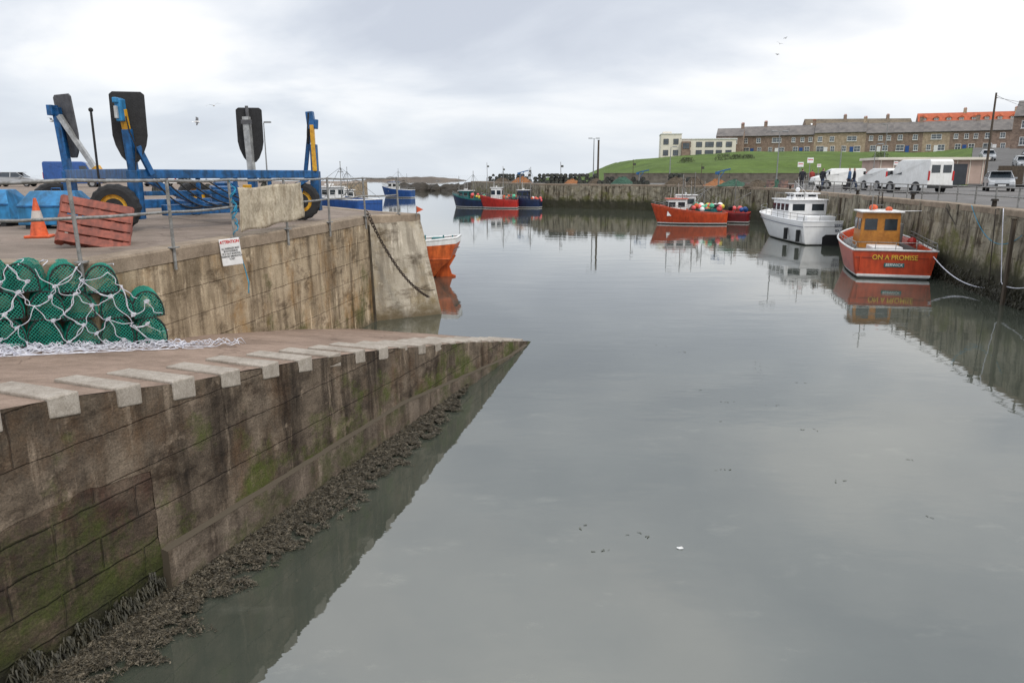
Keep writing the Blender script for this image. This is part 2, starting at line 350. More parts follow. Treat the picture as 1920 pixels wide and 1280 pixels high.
zf=N.new('ShaderNodeMapRange');L.new(sx.outputs[2],zf.inputs[0]);zf.inputs[1].default_value=.28;zf.inputs[2].default_value=.65;zf.inputs[3].default_value=0;zf.inputs[4].default_value=1
colr=mixn(N,L,'MULTIPLY',zf.outputs[0],colr,(1.55,1.55,1.55))
sk=mixn(N,L,'MULTIPLY',1,sky.outputs[0],(.10,.10,.10))
fin=mixn(N,L,'MIX',.94,sk,colr)
L.new(fin,bg.inputs['Color']);bg.inputs['Strength'].default_value=1.12
sd=bpy.data.lights.new('sun','SUN');sd.energy=1.5;sd.angle=math.radians(11);sd.color=(1,.95,.87)
so=bpy.data.objects.new('sun',sd);COL.objects.link(so);so.location=(20,-20,40)
d=Vector((math.sin(SUN_AZ)*math.cos(SUN_EL),math.cos(SUN_AZ)*math.cos(SUN_EL),math.sin(SUN_EL)))
so.rotation_euler=d.to_track_quat('Z','Y').to_euler()
cd=bpy.data.cameras.new('camera');cam=bpy.data.objects.new('camera',cd);COL.objects.link(cam)
cam.location=(0,0,4.4);cam.rotation_euler=(math.radians(90-12.56),0,0);cd.lens=26.25;cd.sensor_width=36;cd.clip_end=20000;cd.clip_start=.1
sc.camera=cam

# ------------------------------------------------------------ setting
mb=MB();mb.add([(-8000,-60,0),(8000,-60,0),(8000,9000,0),(-8000,9000,0)],[(0,1,2,3)])
o=mo(mb,'water',M_water);o['kind']='structure'

QZ=3.2
LP=[(-45,9.0),(-14,9.95),(-5.97,10.5),(-4.32,22.7),(-2.95,23.9),(-4.6,25.6),(-9.5,33),(-14.5,42),(-17.5,60),(-28.5,150),(-130,152)]
RP=[(15.3,2),(17.3,25),(19.1,33.6),(24.8,73),(18.7,95),(3.8,107),(-8,150),(-1,153),(10,125),(15,118)]
def mitre(pts,side):
    out=[]
    for i in range(len(pts)):
        ns=[]
        for a,b in((i-1,i),(i,i+1)):
            if a<0 or b>=len(pts):continue
            dx,dy=pts[b][0]-pts[a][0],pts[b][1]-pts[a][1];l=math.hypot(dx,dy)
            ns.append(Vector((-dy/l*side,dx/l*side)))
        n=sum(ns,Vector((0,0))).normalized();c=max(.45,n.dot(ns[0]));out.append(n/c)
    return out
def uvmesh(name,verts,faces,uvs,mats,mis=None,parent=None,loc=(0,0,0)):
    me=bpy.data.meshes.new(name);me.from_pydata(verts,[],faces)
    for m in mats:me.materials.append(m)
    ul=me.uv_layers.new(name='UVMap')
    for p in me.polygons:
        for li in p.loop_indices: ul.data[li].uv=uvs[me.loops[li].vertex_index]
        if mis:p.material_index=mis[p.index]
    o=bpy.data.objects.new(name,me);COL.objects.link(o);o.location=loc
    if parent:o.parent=parent
    return o
def wall_strip(name,label,pts,side,z0,z1,bat,m,capw=.45,segm=None,rough=.012):
    ns=mitre(pts,side);vs=[];uv=[];fs=[];mis=[]
    s=0;NZ=9
    for i in range(len(pts)-1):
        a=Vector(pts[i]);b=Vector(pts[i+1]);l=(b-a).length;k=max(1,min(60,int(l/.6)))
        base=len(vs)
        for j in range(k+1):
            t=j/k;p=a.lerp(b,t);n=ns[i].lerp(ns[i+1],t);bt=bat[i]*(1-t)+bat[i+1]*t
            for q in range(NZ+1):
                f=q/NZ;z=z0+(z1-z0)*f
                r_=mnoise.noise(Vector((p.x*1.7,p.y*1.7,z*2)))*rough*2
                pp=p-n*(bt*(1-f)+r_+.01)
                vs.append((pp.x,pp.y,z));uv.append((s+l*t,z))
        for j in range(k):
            for q in range(NZ):
                A=base+j*(NZ+1)+q;fs.append((A,A+NZ+1,A+NZ+2,A+1) if side>0 else (A,A+1,A+NZ+2,A+NZ+1));mis.append(segm[i] if segm else 0)
        s+=l
    root=thing(name,label,'wall',(pts[0][0],pts[0][1],0))
    L0=(-pts[0][0],-pts[0][1],0)
    uvmesh('wall_face',vs,fs,uv,m,mis,root,L0)
    mb=MB()
    for i in range(len(pts)-1):
        a=Vector(pts[i]);b=Vector(pts[i+1]);na,nb=ns[i],ns[i+1];l=(b-a).length;kk=max(1,min(40,int(l/1.4)))
        prof=[(-.035,-.22),(-.035,-.02),(-.01,.012),(capw,.012),(capw,-.22)]
        rows=[]
        for j in range(kk+1):
            t=j/kk;p=a.lerp(b,t);n=na.lerp(nb,t);jj=R(-.012,.012)
            rows.append([(p.x+n.x*(o_+(jj if q<3 else 0)),p.y+n.y*(o_+(jj if q<3 else 0)),z1+zz+(R(-.008,.003) if q==1 or q==0 else 0)) for q,(o_,zz) in enumerate(prof)])
        for j in range(kk): mb.add(rows[j]+rows[j+1],[(q,q+1,q+6,q+5) for q in range(4)])
    mo(mb,'coping',M_coping,root,world=(pts[0][0],pts[0][1],0)).location=(0,0,0)
    return root
qw=wall_strip('quay_wall','weathered beige concrete quay wall beside the slipway',LP,1,-.8,QZ,[.05,.05,.06,.12,.55,.2,.1,.1,.1,.1,.1],[M_quay,M_end],segm=[0,0,0,1,0,0,0,0,0,0])
mb=MB();mb.beam((-4.20,22.57,-.5),(-4.33,22.63,QZ-.26),.15,.09)  # dark strip standing in for the shaded recess at the quay corner
o=mo(mb,'recess_shade_strip',mat('recess_shade_concrete',(.13,.105,.07),(.06,.048,.03),2,.9,.4,dirt=.5),qw,world=(LP[0][0],LP[0][1],0))
wall_strip('harbour_wall','long algae stained concrete harbour wall along the water',RP,-1,-.8,QZ,[.25]*10,[M_far],capw=.6,rough=.03)
def sheet(name,pts,z,m):
    mb=MB();mb.add([(p[0],p[1],z) for p in pts],[tuple(range(len(pts)))]);o=mo(mb,name,m);o['kind']='structure';return o
sheet('quay_ground',LP[:]+[(-130,9)],QZ-.004,M_qground)
sheet('harbour_road',RP[:]+[(60,122),(260,122),(260,2)],QZ-.004,M_rground)

# slipway
T=Vector((.43,19.7));E=Vector((.322,.947));NL=Vector((-.947,.322))
PR=[(-30,3.6),(-20,3.0),(-15.3,2.60),(-13.9,2.425),(-12.5,2.195),(-10.4,1.93),(-8.0,1.56),(-4.2,.88),(0,.02),(4,-.9)]
def zr(s):
    for (a,za_),(b,zb_) in zip(PR,PR[1:]):
        if a<=s<=b:return za_+(zb_-za_)*(s-a)/(b-a)
    return PR[-1][1]
def SP(s,n): p=T+E*s+NL*n;return (p.x,p.y)
SS=[-30+i*.25 for i in range(int(34/.25)+1)]
mb=MB();NW=[0,.45,.9,2,3,4,5,6,7,8,10]
for i,s in enumerate(SS):
    for n in NW:
        x,y=SP(s,n);mb.v.append((x,y,zr(s)+mnoise.noise(Vector((x,y,0)))*.012))
W=len(NW)
for i in range(len(SS)-1):
    for j in range(W-1):
        a=i*W+j;mb.f.append((a,a+W,a+W+1,a+1)[::-1]);mb.m.append(0)
o=mo(mb,'slipway',M_ramp,smooth=True);o['kind']='structure'
sw=thing('slipway_wall','damp brown concrete side wall of the slipway','wall',(T.x,T.y,0))
L0=(-T.x,-T.y,0)
def swall(name,s0,s1,z0f,z1f,off,m,rough=.01,NZ=12):
    vs=[];uv=[];fs=[];k=int((s1-s0)/.12)
    for j in range(k+1):
        s=s0+(s1-s0)*j/k
        for q in range(NZ+1):
            z=z0f(s)+(z1f(s)-z0f(s))*q/NZ
            r_=mnoise.noise(Vector((s*2.5,z*3,5)))*rough+mnoise.noise(Vector((s*7,z*9,2)))*rough*.5
            x,y=SP(s,-(off+r_)-(2.6-z)*.02);vs.append((x,y,z));uv.append((s,z))
    for j in range(k):
        for q in range(NZ):
            A=j*(NZ+1)+q;fs.append((A,A+1,A+NZ+2,A+NZ+1))
    return uvmesh(name,vs,fs,uv,[m],None,sw,L0)
SM=-13.1
def mz(s): return 1.45+.06*math.sin(s*2.1)+.05*mnoise.noise(Vector((s*4,0,0)))
swall('concrete_facing',-30,SM,mz,lambda s:zr(s)-.002,.012,M_slip,.02,8)
swall('concrete_facing',SM,2,lambda s:-.5,lambda s:zr(s)-.002,.012,M_slip,.02,24)
swall('stone_masonry',-30,SM,lambda s:-.6,mz,.008,M_mas,.03,30)
def plz(s): return max(.03,min(.5,.5*(-s-1.5)/6)) if s>-7.5 else .5
swall('plinth',SM,-.5,lambda s:-.5,plz,.09,M_plinth,.02,5)
mb=MB()
ss=[SM+i*.3 for i in range(int((-.5-SM)/.3)+1)]
for s in ss:
    a=SP(s,-.14);b=SP(s,-.0);mb.v+=[(a[0],a[1],plz(s)+.0),(b[0],b[1],plz(s)+.03)]
for i in range(len(ss)-1): mb.f.append((i*2,i*2+2,i*2+3,i*2+1));mb.m.append(0)
a=SP(SM,-.02);b=SP(SM,-.15);mb.add([(a[0],a[1],-.5),(b[0],b[1],-.5),(b[0],b[1],.5),(a[0],a[1],.53)],[(0,1,2,3)])
mo(mb,'plinth_top',M_plinth,sw).location=L0
# edge blocks
s=-16.9
while s<-.35:
    ln=.95+R(-.10,.06);wd=.31+R(-.02,.02)
    z=zr(s);sl=(zr(s+.3)-zr(s-.3))/.6
    mb=MB();h=.17+R(-.03,.03)
    pr_=.038+R(-.006,.006)
    a=[(-wd/2,-pr_),(wd/2,-pr_),(wd/2+R(-.02,.02),ln),(-wd/2,ln+R(-.03,.03))]
    vs=[]
    for zt in(-h,.042):
        for (u_,n_) in a:
            x,y=SP(s+u_+n_*.12,n_);vs.append((x-T.x,y-T.y,z+sl*(u_*(.4 if zt>0 else 1)+n_*.12)+zt+R(-.004,.004)))
    mb.add(vs,[(3,2,1,0),(4,5,6,7),(0,1,5,4),(1,2,6,5),(2,3,7,6),(3,0,4,7)])
    o=mo(mb,'edge_block',M_block,sw,bevel=.016)
    s+=.74+R(-.02,.02)
# seaweed
mb=MB();V=mb.v;F=mb.f
def frond(x,y,z,a,l,w_,up,n=2):
    px,py,pz=x,y,z;o_=len(V)
    for k in range(n+1):
        ww=w_*(1-.25*k/n) if k<n else w_*.4
        dx,dy=math.cos(a),math.sin(a)
        V.append((px-dy*ww,py+dx*ww,pz));V.append((px+dy*ww,py-dx*ww,pz+R(-.006,.006)))
        px+=dx*l/n;py+=dy*l/n;pz+=up*l/n;up-=.3;a+=R(-.7,.7)
    for k in range(n): F.append((o_+2*k,o_+2*k+1,o_+2*k+3,o_+2*k+2))
def wlim(s):
    w_=.84*(.76+.5*mnoise.noise(Vector((s*.9,0,3)))+.45*mnoise.noise(Vector((s*2.7,1,3)))+.25*mnoise.noise(Vector((s*7,1,3))))
    if s>-8: w_*=max(0,1-(s+8)/3.6)
    if s<SM: w_*=.85
    return w_
for i in range(70000):
    s=-16.5+R(0,1)**.9*11.8
    wmax=wlim(s)
    if wmax<.04: continue
    q=R(0,1)**.85*wmax*(1+.16*R(-1,1))
    if q>.6*wmax and mnoise.noise(Vector((s*6,q*8,7)))>.15: continue
    zb=.055*(1-q/.8)+.03*mnoise.noise(Vector((s*9,q*9,1)))+.008
    x,y=SP(s,-(q+.12))
    frond(x,y,max(zb,.002)+R(0,.018),R(0,6.28),R(.018,.05),R(.003,.008),R(-.3,.6))
mb.m=[0]*len(F)
kk=80;o_=len(V)
for i in range(kk+1):
    s=-16.5+12.0*i/kk;wmax=max(.02,wlim(s)*.7)
    for q in (0,.5,1):
        x,y=SP(s,-(q*wmax+.08));V.append((x,y,.06*(1-q)-.03*q+.002))
for i in range(kk):
    for j in range(2):
        a=o_+i*3+j;F.append((a,a+1,a+4,a+3));mb.m.append(0)
o=mo(mb,'seaweed',M_weed);o['kind']='stuff';tag(o,'brown seaweed mat lying along the slipway wall base','seaweed')
mb=MB();V=mb.v;F=mb.f
for i in range(5200):
    s=R(-16.8,SM-.05);zt=.28+.35*mnoise.noise(Vector((s*2.2,0,9)))+.12*mnoise.noise(Vector((s*8,0,9)))
    if zt<.05: continue
    zz=R(0,1)*zt;x,y=SP(s,-.075-R(0,.05)-.02*(zt-zz))
    frond(x,y,zz,R(0,6.28),R(.02,.05),R(.004,.009),-1.5)
mb.m=[0]*len(F)
o=mo(mb,'hanging_seaweed',M_weedd);o['kind']='stuff';tag(o,'dark seaweed hanging on the lower slipway masonry','seaweed')
mb=MB();V=mb.v;F=mb.f;random.seed(31)
for i in range(16):
    x=R(1,8);y=R(6.5,22)
    for k in range(random.randint(1,5)): frond(x+R(-.12,.12)*1.6,y+R(-.06,.06),.004,R(0,6.3),R(.03,.08),R(.004,.012),0.28)
mb.m=[0]*len(F)
for i,vv in enumerate(V): V[i]=(vv[0],vv[1],.005+(i%7)*.0006)
o=mo(mb,'floating_weed',weedmat('floating_weed_pale',((.05,.055,.042),(.08,.085,.065),(.12,.12,.09)),12));o['kind']='stuff';tag(o,'small scraps of weed and leaves floating on the water','weed')

# ------------------------------------------------------------ railing on the left quay
random.seed(9)
def wx(Y): return -7.43+.139*Y
posts=[(-10.6,10.25),(-8.3,10.4),(-6.02,10.38)]+[(wx(Y)+.02,Y) for Y in(12.5,14.55,16.9,19.4,22.2)]+[(-3.55,23.45)]
rz_=thing('railing','grey galvanised steel pipe railing along the quay edge','railing',(posts[2][0],posts[2][1],QZ))
for i,(x,y) in enumerate(posts):
    mb=MB();lean=R(-.02,.02)
    zb=2.85 if i>1 and i<8 else QZ
    mb.cyl((x+.03,y,zb),(x+lean,y,4.34),.028,n=10)
    mb.box((x+.03,y,QZ+.02),(.14,.14,.02))
    mo(mb,'railing_post',M_steel,rz_,world=rz_.location)
for z,r_ in((4.31,.026),(3.80,.024)):
    mb=MB();pts=[]
    for i in range(len(posts)-1):
        a=Vector((*posts[i],z));b=Vector((*posts[i+1],z))
        for t in(0,.33,.66): pts.append(a.lerp(b,t)+Vector((0,0,-.02*math.sin(t*3.1)+(.02 if (i==2) else 0))))
    pts.append(Vector((*posts[-1],z)));mb.tube(pts,r_,8)
    mo(mb,'rail',M_steel,rz_,world=rz_.location,smooth=True)

def text(body,size,m,name,parent,loc,rot,extrude=.002,align='CENTER',bold=0,sx_=1):
    c=bpy.data.curves.new('t','FONT');c.body=body;c.size=size;c.extrude=extrude;c.align_x=align;c.align_y='CENTER';c.offset=bold;c.space_line=.95
    o=bpy.data.objects.new('t',c);COL.objects.link(o);bpy.context.view_layer.update()
    me=bpy.data.meshes.new_from_object(o.evaluated_get(bpy.context.evaluated_depsgraph_get()))
    bpy.data.objects.remove(o);me.materials.clear();me.materials.append(m)
    for p in me.polygons:p.material_index=0
    o=bpy.data.objects.new(name,me);COL.objects.link(o);o.parent=parent;o.location=loc;o.rotation_euler=rot;o.scale=(sx_,1,1)
    return o
wa=math.atan2(1,.139)
Ys=14.05
sg=thing('notice_sign','white notice board with red and black lettering on the quay wall','sign',(wx(Ys)+.20,Ys,2.99),rot=(0,math.radians(-5),wa-math.radians(16)-math.radians(35)))
mb=MB();mb.box((0,0,0),(.37,.02,.50));mo(mb,'sign_board',M_sign,sg,bevel=.01)
text('ATTENTION',.078,M_txtr,'sign_heading',sg,(0,-.0125,.19),(math.radians(90),0,0),.001,bold=.003,sx_=.80)
text('ALL PASSENGERS MUST\nBE IN POSSESSION\nOF A VALID BOARDING\nPASSENGER EMBARKATION\nTICKET',.052,M_txtk,'sign_lettering',sg,(0,-.0125,-.03),(math.radians(90),0,0),.001,sx_=.60,bold=.0008)
mb=MB();A=Vector((wx(14.7)+.06,14.7,0));Bv=Vector((wx(17.7)+.06,17.7,0));n_=24;h_=14
for i in range(n_+1):
    for j in range(h_+1):
        u_=i/n_;v_=j/h_;p=A.lerp(Bv,u_)
        zt=4.17+.14*max(0,u_-.45)-.02*math.sin(u_*9);zb=3.30+.12*u_+.02*math.sin(u_*14)
        z=zt+(zb-zt)*v_
        off=.018*math.sin(u_*11+v_*3)+.010*math.sin(u_*23+v_*7)+.03+.025*mnoise.noise(Vector((u_*5,v_*4,1)))
        mb.v.append((p.x+off,p.y+.05*v_*(u_-.5),z))
for i in range(n_):
    for j in range(h_):
        a=i*(h_+1)+j;mb.f.append((a,a+h_+1,a+h_+2,a+1));mb.m.append(0)
o=mo(mb,'sacking_sheet',M_sack,world=(A.x,A.y,QZ),smooth=True);tag(o,'beige woven sacking sheet tied to the quay railing','sheet')
sm=o.modifiers.new('s','SOLIDIFY');sm.thickness=.006
mb=MB();x,y=posts[4]
for q in range(5):
    pts=[];a0=R(0,6)
    zt=4.3-q*.12
    for k in range(14):
        pts.append((x+.05+.05*math.sin(a0+k*.9)+R(-.01,.01),y+.05*math.cos(a0+k*.9),zt-k*.045))
    mb.tube(pts,.009,5)
mb.tube([(x+.1,y-.03,3.2),(x+.14,y-.08,2.9),(x+.18,y-.02,2.6),(x+.26,y-.1,2.35),(x+.24,y-.1,2.15)],.010,5)
o=mo(mb,'mooring_rope',M_brope,world=(x,y,QZ));tag(o,'frayed blue rope knotted round a railing post','rope')
def catenary(a,b,sag,n=24):
    a=Vector(a);b=Vector(b);return [a.lerp(b,i/n)-Vector((0,0,sag*4*(i/n)*(1-i/n))) for i in range(n+1)]
mb=MB();pts=catenary((-4.3,22.35,3.35),(-2.55,22.65,.75),.42,46)
for k in range(len(pts)-1):
    a,b=pts[k],pts[k+1];d_=(b-a);c_=(a+b)/2;dn=d_.normalized();u_=dn.orthogonal().normalized()
    if k%2:u_=dn.cross(u_)
    ring=[c_+dn*math.cos(t)*d_.length*.75+u_*math.sin(t)*.04 for t in [i*math.pi/4 for i in range(9)]]
    mb.tube(ring,.014,5)
o=mo(mb,'mooring_chain',M_chain,world=(-4.3,22.35,QZ));tag(o,'heavy rusty chain hanging down the end of the quay','chain')
mb=MB();mb.tube(catenary((-4.2,22.3,3.3),(-2.35,22.5,1.0),.7,20),.010,5)
o=mo(mb,'mooring_rope',M_dkrope,world=(-4.2,22.3,QZ));tag(o,'dark slack rope hanging over the quay end','rope')
mb=MB();mb.cyl((0,0,0),(0,0,.35),.012);mb.add([(0,0,.35),(.22,.02,.24),(0,0,.14)],[(0,1,2)],1)
o=mo(mb,'marker_flag',[M_steel,M_cone],loc=(-3.0,23.75,QZ-.1));tag(o,'small orange marker flag at the quay corner','flag')

# ------------------------------------------------------------ traffic cone
cn=thing('traffic_cone','orange and grey traffic cone standing on the quay','traffic cone',(-9.3,14.8,QZ),rz=.3)
mb=MB();mb.box((0,0,.025),(.44,.44,.05));mo(mb,'cone_base',M_cone,cn,bevel=.015)
mb=MB();mb.cyl((0,0,.05),(0,0,.76),.16,.025,28);mo(mb,'cone_body',M_cone,cn)
mb=MB();mb.cyl((0,0,.32),(0,0,.52),.114,.076,28,0,False);mo(mb,'reflective_band',M_coneband,cn)
# ------------------------------------------------------------ pallet leaning
pl=thing('plastic_pallet','red brown plastic pallet propped up on the quay','pallet',(-7.12,12.75,QZ+.02),rot=(math.radians(-33),math.radians(13),math.radians(30)))
mb=MB()
for i in range(5): mb.box((0,0,.08+i*.185),(1.08,.022,.155))
for x in(-.5,0,.5): mb.box((x,.025,.45),(.12,.025,.90))
for x in(-.25,.25): mb.box((x,.022,.45),(.06,.018,.88))
mo(mb,'pallet_deck',M_pallet,pl,bevel=.008)
for x in(-.5,0,.5):
    for z in(.08,.45,.82):
        mb=MB();mb.box((x,.085,z),(.14,.095,.15));mo(mb,'pallet_block',M_pallet,pl,bevel=.006)
mb=MB()
for x in(-.5,0,.5): mb.box((x,.145,.45),(.10,.022,.90))
for z in(.08,.45,.82): mb.box((0,.1462,z),(1.10,.018,.09))
mo(mb,'pallet_base',M_pallet,pl,bevel=.006)
cr=thing('fish_crate','brown plastic crate under a propped pallet','crate',(-7.4,13.5,QZ),rz=.35)
mb=MB();mb.box((0,0,.02),(.9,.5,.04))
for sy in(-1,1): mb.box((0,sy*.25,.22),(.9,.02,.40))
for sx_ in(-1,1): mb.box((sx_*.44,0,.22),(.02,.48,.40))
for i in range(7): mb.box((-.36+i*.12,-.262,.22),(.02,.012,.38))
mo(mb,'crate_shell',M_pallet,cr,bevel=.005)

# ------------------------------------------------------------ blue tanks
for (x,y,l,dp,h_,rz0,m_,lab) in((-12.9,18.5,1.8,1.0,.86,.05,M_bluetank,'light blue steel tank with sloping lid on the quay'),(-10.6,17.7,1.35,1.0,.84,.12,M_bluetank,'blue steel storage tank with chamfered lid beside machinery')):
    tk=thing('storage_tank',lab,'tank',(x,y,QZ),rz0)
    mb=MB();prof=[(-dp/2,.08),(dp/2,.08),(dp/2,h_*.62),(dp/2-.28,h_),(-dp/2+.28,h_),(-dp/2,h_*.62)]
    n=len(prof);vs=[(-l/2+(0.0 if z<h_*.9 else .2),py,z) for py,z in prof]+[(l/2-(0 if z<h_*.9 else .2),py,z) for py,z in prof]
    mb.add(vs,[tuple(range(n)),tuple(range(n,2*n))[::-1]]+[(i,n+i,n+(i+1)%n,(i+1)%n) for i in range(n)]);mo(mb,'tank_shell',m_,tk,bevel=.02)
    for q in(-l/2+.2,l/2-.2):
        mb=MB();mb.box((q,0,.04),(.12,dp*.95,.08));mo(mb,'tank_skid',M_black,tk)
    mb=MB();mb.box((0,-dp/2-.012,h_*.60),(l*.98,.022,.03));mo(mb,'lid_seam',M_blue,tk)
    mb=MB();mb.tube([(-.1,0,h_),(-.1,0,h_+.06),(.1,0,h_+.06),(.1,0,h_)],.012);mo(mb,'lid_handle',M_blue,tk)

# ------------------------------------------------------------ boat hoist
HO=(-8.2,19.5,QZ)
ho=thing('boat_hoist','blue wheeled boat hoist with four padded upright arms','boat hoist',HO)
def hp(mb,name,m,**k): return mo(mb,name,m,ho,world=HO,**k)
UB=Vector((-8.2,16.6,0));UD=Vector((-5.35,20.8,0));UC=Vector((-7.95,23.4,0));UA=Vector((-11.35,19.6,0))
mb=MB()
z1=4.42;z2=3.62
def P(v,z,dx=0,dy=0): return Vector((v.x+dx,v.y+dy,z))
for a,b in((UB,UD),(UA,UC)): 
    mb.beam(P(a,z1),P(b,z1),.2,.2)
    mb.beam(P(a,z2).lerp(P(b,z2),.12),P(a,z2).lerp(P(b,z2),.88),.22,.24)
mb.beam(P(UA,z1),P(UB,z1),.22,.22);mb.beam(P(UA,z2+.02),P(UB,z2+.02),.2,.22)
mb.beam(P(UC,z1+.02),P(UD,z1+.02),.16,.14)
m1=P(UB,z2).lerp(P(UD,z2),.35);mb.beam(m1,P(UB,z1),.14,.14);m2=P(UB,z2).lerp(P(UD,z2),.65);mb.beam(m2,P(UD,z1),.1,.1)
mb.beam(P(UA,z2).lerp(P(UC,z2),.5),P(UB,z2).lerp(P(UD,z2),.5),.16,.2)
for t_ in(.3,.5,.7): mb.beam(P(UB,z2).lerp(P(UD,z2),t_),P(UB,z1).lerp(P(UD,z1),t_),.09,.09)
mb.beam(P(UB,4.0).lerp(P(UD,4.0),.04),P(UB,4.0).lerp(P(UD,4.0),.9),.12,.1)
hp(mb,'chassis',M_blue,bevel=.015)
for u_ in(UB,UD,UC,UA):
    mb=MB();mb.beam(P(u_,3.45),P(u_,4.5),.24,.24);hp(mb,'corner_post',M_blue,bevel=.015)
def wheel_mesh(r,w_):
    t_=MB();n=36;prof=[(r*.56,-w_/2),(r*.8,-w_/2*1.05),(r*.95,-w_/2*.9),(r,-w_/2*.6),(r,w_/2*.6),(r*.95,w_/2*.9),(r*.8,w_/2*1.05),(r*.56,w_/2)]
    k=len(prof)
    for i in range(n):
        a=2*math.pi*i/n
        for j,(rr_,y) in enumerate(prof):
            q=rr_-(.02 if (i%2 and 2<=j<=5) else 0);t_.v.append((q*math.cos(a),y,q*math.sin(a)))
    for i in range(n):
        for j in range(k-1): t_.f.append((i*k+j,i*k+j+1,((i+1)%n)*k+j+1,((i+1)%n)*k+j));t_.m.append(0)
    return t_
for (x,y) in((-8.55,16.35),(-5.7,20.55),(-9.7,23.2),(-12.0,19.9)):
    w_=bpy.data.objects.new('wheel',None);COL.objects.link(w_)
    w_.parent=ho;w_.location=(x-HO[0],y-HO[1],.51);w_.rotation_euler=(0,0,math.radians(10 if x>-9 else 40))
    mo(wheel_mesh(.51,.30),'tyre',M_black,w_,smooth=False)
    mb=MB();mb.cyl((0,-.10,0),(0,.10,0),.285,n=28);mb.cyl((0,-.135,0),(0,-.10,0),.285,.26,28,cap=False);mb.cyl((0,-.15,0),(0,-.10,0),.07,n=14)
    for q in range(8):
        a=q*math.pi/4;mb.cyl((.14*math.cos(a),-.112,.14*math.sin(a)),(.14*math.cos(a),-.10,.14*math.sin(a)),.018,n=6,mi=1)
    mb.cyl((0,-.104,0),(0,-.101,0),.2,n=28,mi=1)
    mo(mb,'rim',[M_yellow,M_black],w_)
def pad(name,c,wd,h_,thick,yaw,tilt,m):
    mb=MB();o=[(-.40,.5),(.40,.5),(.5,.46),(.5,-.12),(.44,-.26),(.30,-.42),(.16,-.5),(-.16,-.5),(-.30,-.42),(-.44,-.26),(-.5,-.12),(-.5,.46)]
    mb.extr([(a*wd,b*h_) for a,b in o],-thick/2,thick/2)
    ob=mo(mb,name,m,ho,bevel=.015);ob.location=(c[0]-HO[0],c[1]-HO[1],c[2]-HO[2]);ob.rotation_euler=(tilt,0,yaw);return ob
mb=MB();mb.beam(P(UB,4.4),P(UB,5.35,.0,-.1),.17,.17);mb.beam(P(UB,4.4,.30,.2),P(UB,5.0,.14,0),.1,.12);hp(mb,'lifting_arm',M_blue,bevel=.01)
mb=MB();mb.beam(P(UB,5.25,0,-.1),P(UB,5.75,-.02,-.16),.13,.13);hp(mb,'extension_arm',M_yellow,bevel=.01)
mb=MB();mb.beam(P(UB,5.5,-.02,-.22),P(UB,5.95,-.02,-.24),.26,.12);mb.beam(P(UB,5.86,-.03,-.3),P(UB,5.97,-.03,-.3),.3,.1);hp(mb,'pad_bracket',M_bluetank,bevel=.02)
mb=MB();mb.beam(P(UB,5.55,-.04,-.33),P(UB,5.8,-.04,-.33),.2,.06);hp(mb,'bracket_cover',M_bright,bevel=.01)
pad('hull_pad',(UB.x,UB.y+.02,5.40),.70,1.46,.04,math.radians(12),math.radians(-3),M_black)
mb=MB();mb.beam(P(UA,4.4),P(UA,6.05,-.08,-.05),.17,.17);mb.beam(P(UA,5.85,-.15,-.1),P(UA,6.1,-.15,-.1),.3,.14);hp(mb,'lifting_arm',M_blue,bevel=.01)
mb=MB();mb.beam(P(UA,4.3,.95,-.2),P(UA,5.85,.0,-.1),.11,.11);hp(mb,'hydraulic_strut',M_bright)
mb=MB();mb.beam(P(UA,4.3,1.0,-.2),P(UA,4.6,.82,-.2),.16,.16);hp(mb,'strut_foot',M_yellow)
pad('hull_pad',(UA.x+.10,UA.y+.05,5.6),.80,1.55,.04,math.radians(-32),math.radians(5),M_padg)
mb=MB();mb.beam(P(UC,4.4),P(UC,6.1,-.03,-.05),.26,.18);hp(mb,'lifting_arm',M_bright,bevel=.01)
mb=MB();mb.cyl(P(UC,6.0),P(UC,6.42,-.02),.05,n=8);mb.box((UC.x,UC.y-.16,5.95),(.3,.1,.12));hp(mb,'pad_bracket',M_padg)
pad('hull_pad',(UC.x-.0,UC.y+.10,5.58),.76,1.6,.04,math.radians(8),math.radians(-2),M_black)
mb=MB();mb.beam(P(UD,3.5),P(UD,5.2),.16,.18);mb.beam(P(UD,4.5,-.28,.1),P(UD,5.8,-.05,0),.09,.1);hp(mb,'lifting_arm',M_blue,bevel=.01)
mb=MB();mb.beam(P(UD,4.5,.03,-.12),P(UD,5.7,-.0,-.06),.13,.1);hp(mb,'extension_arm',M_yellow,bevel=.01)
mb=MB();mb.beam(P(UD,5.6,-.02,0),P(UD,6.05,-.06,0),.19,.2);mb.beam(P(UD,5.6,.08,0),P(UD,5.85,.1,0),.1,.12);hp(mb,'pad_bracket',M_blue,bevel=.02)
pad('hull_pad',(UD.x-.10,UD.y+.05,5.62),.3,.85,.05,math.radians(86),math.radians(6),M_black)
mb=MB();e=P(UB,3.9).lerp(P(UD,3.9),.62)+Vector((-1.2,1.0,0));mb.box(e,(.7,.5,.45),.5);mb.box(e+Vector((0,0,.28)),(.5,.36,.1),.5);hp(mb,'engine_box',M_blue,bevel=.03)
mb=MB();mb.box(e+Vector((.65,-.1,.1)),(.22,.22,.3),.3);hp(mb,'warning_box',M_yellow,bevel=.01)
for q in range(6):
    mb=MB();a=P(UB,4.3).lerp(P(UD,4.3),.08+.05*q)+Vector((.1,-.12,0));b=P(UB,3.7).lerp(P(UD,3.7),.3+.1*q)+Vector((.1,-.12,0));mb.tube(catenary(a,b,.25,14),.018,5);hp(mb,'hydraulic_hose',M_black)
mb=MB();mb.tube([P(UB,4.5,.1,-.1),P(UB,5.0,.16,-.12),P(UB,5.3,.1,-.2),P(UB,5.6,.08,-.25)],.014,5)
hp(mb,'hydraulic_hose',M_black)
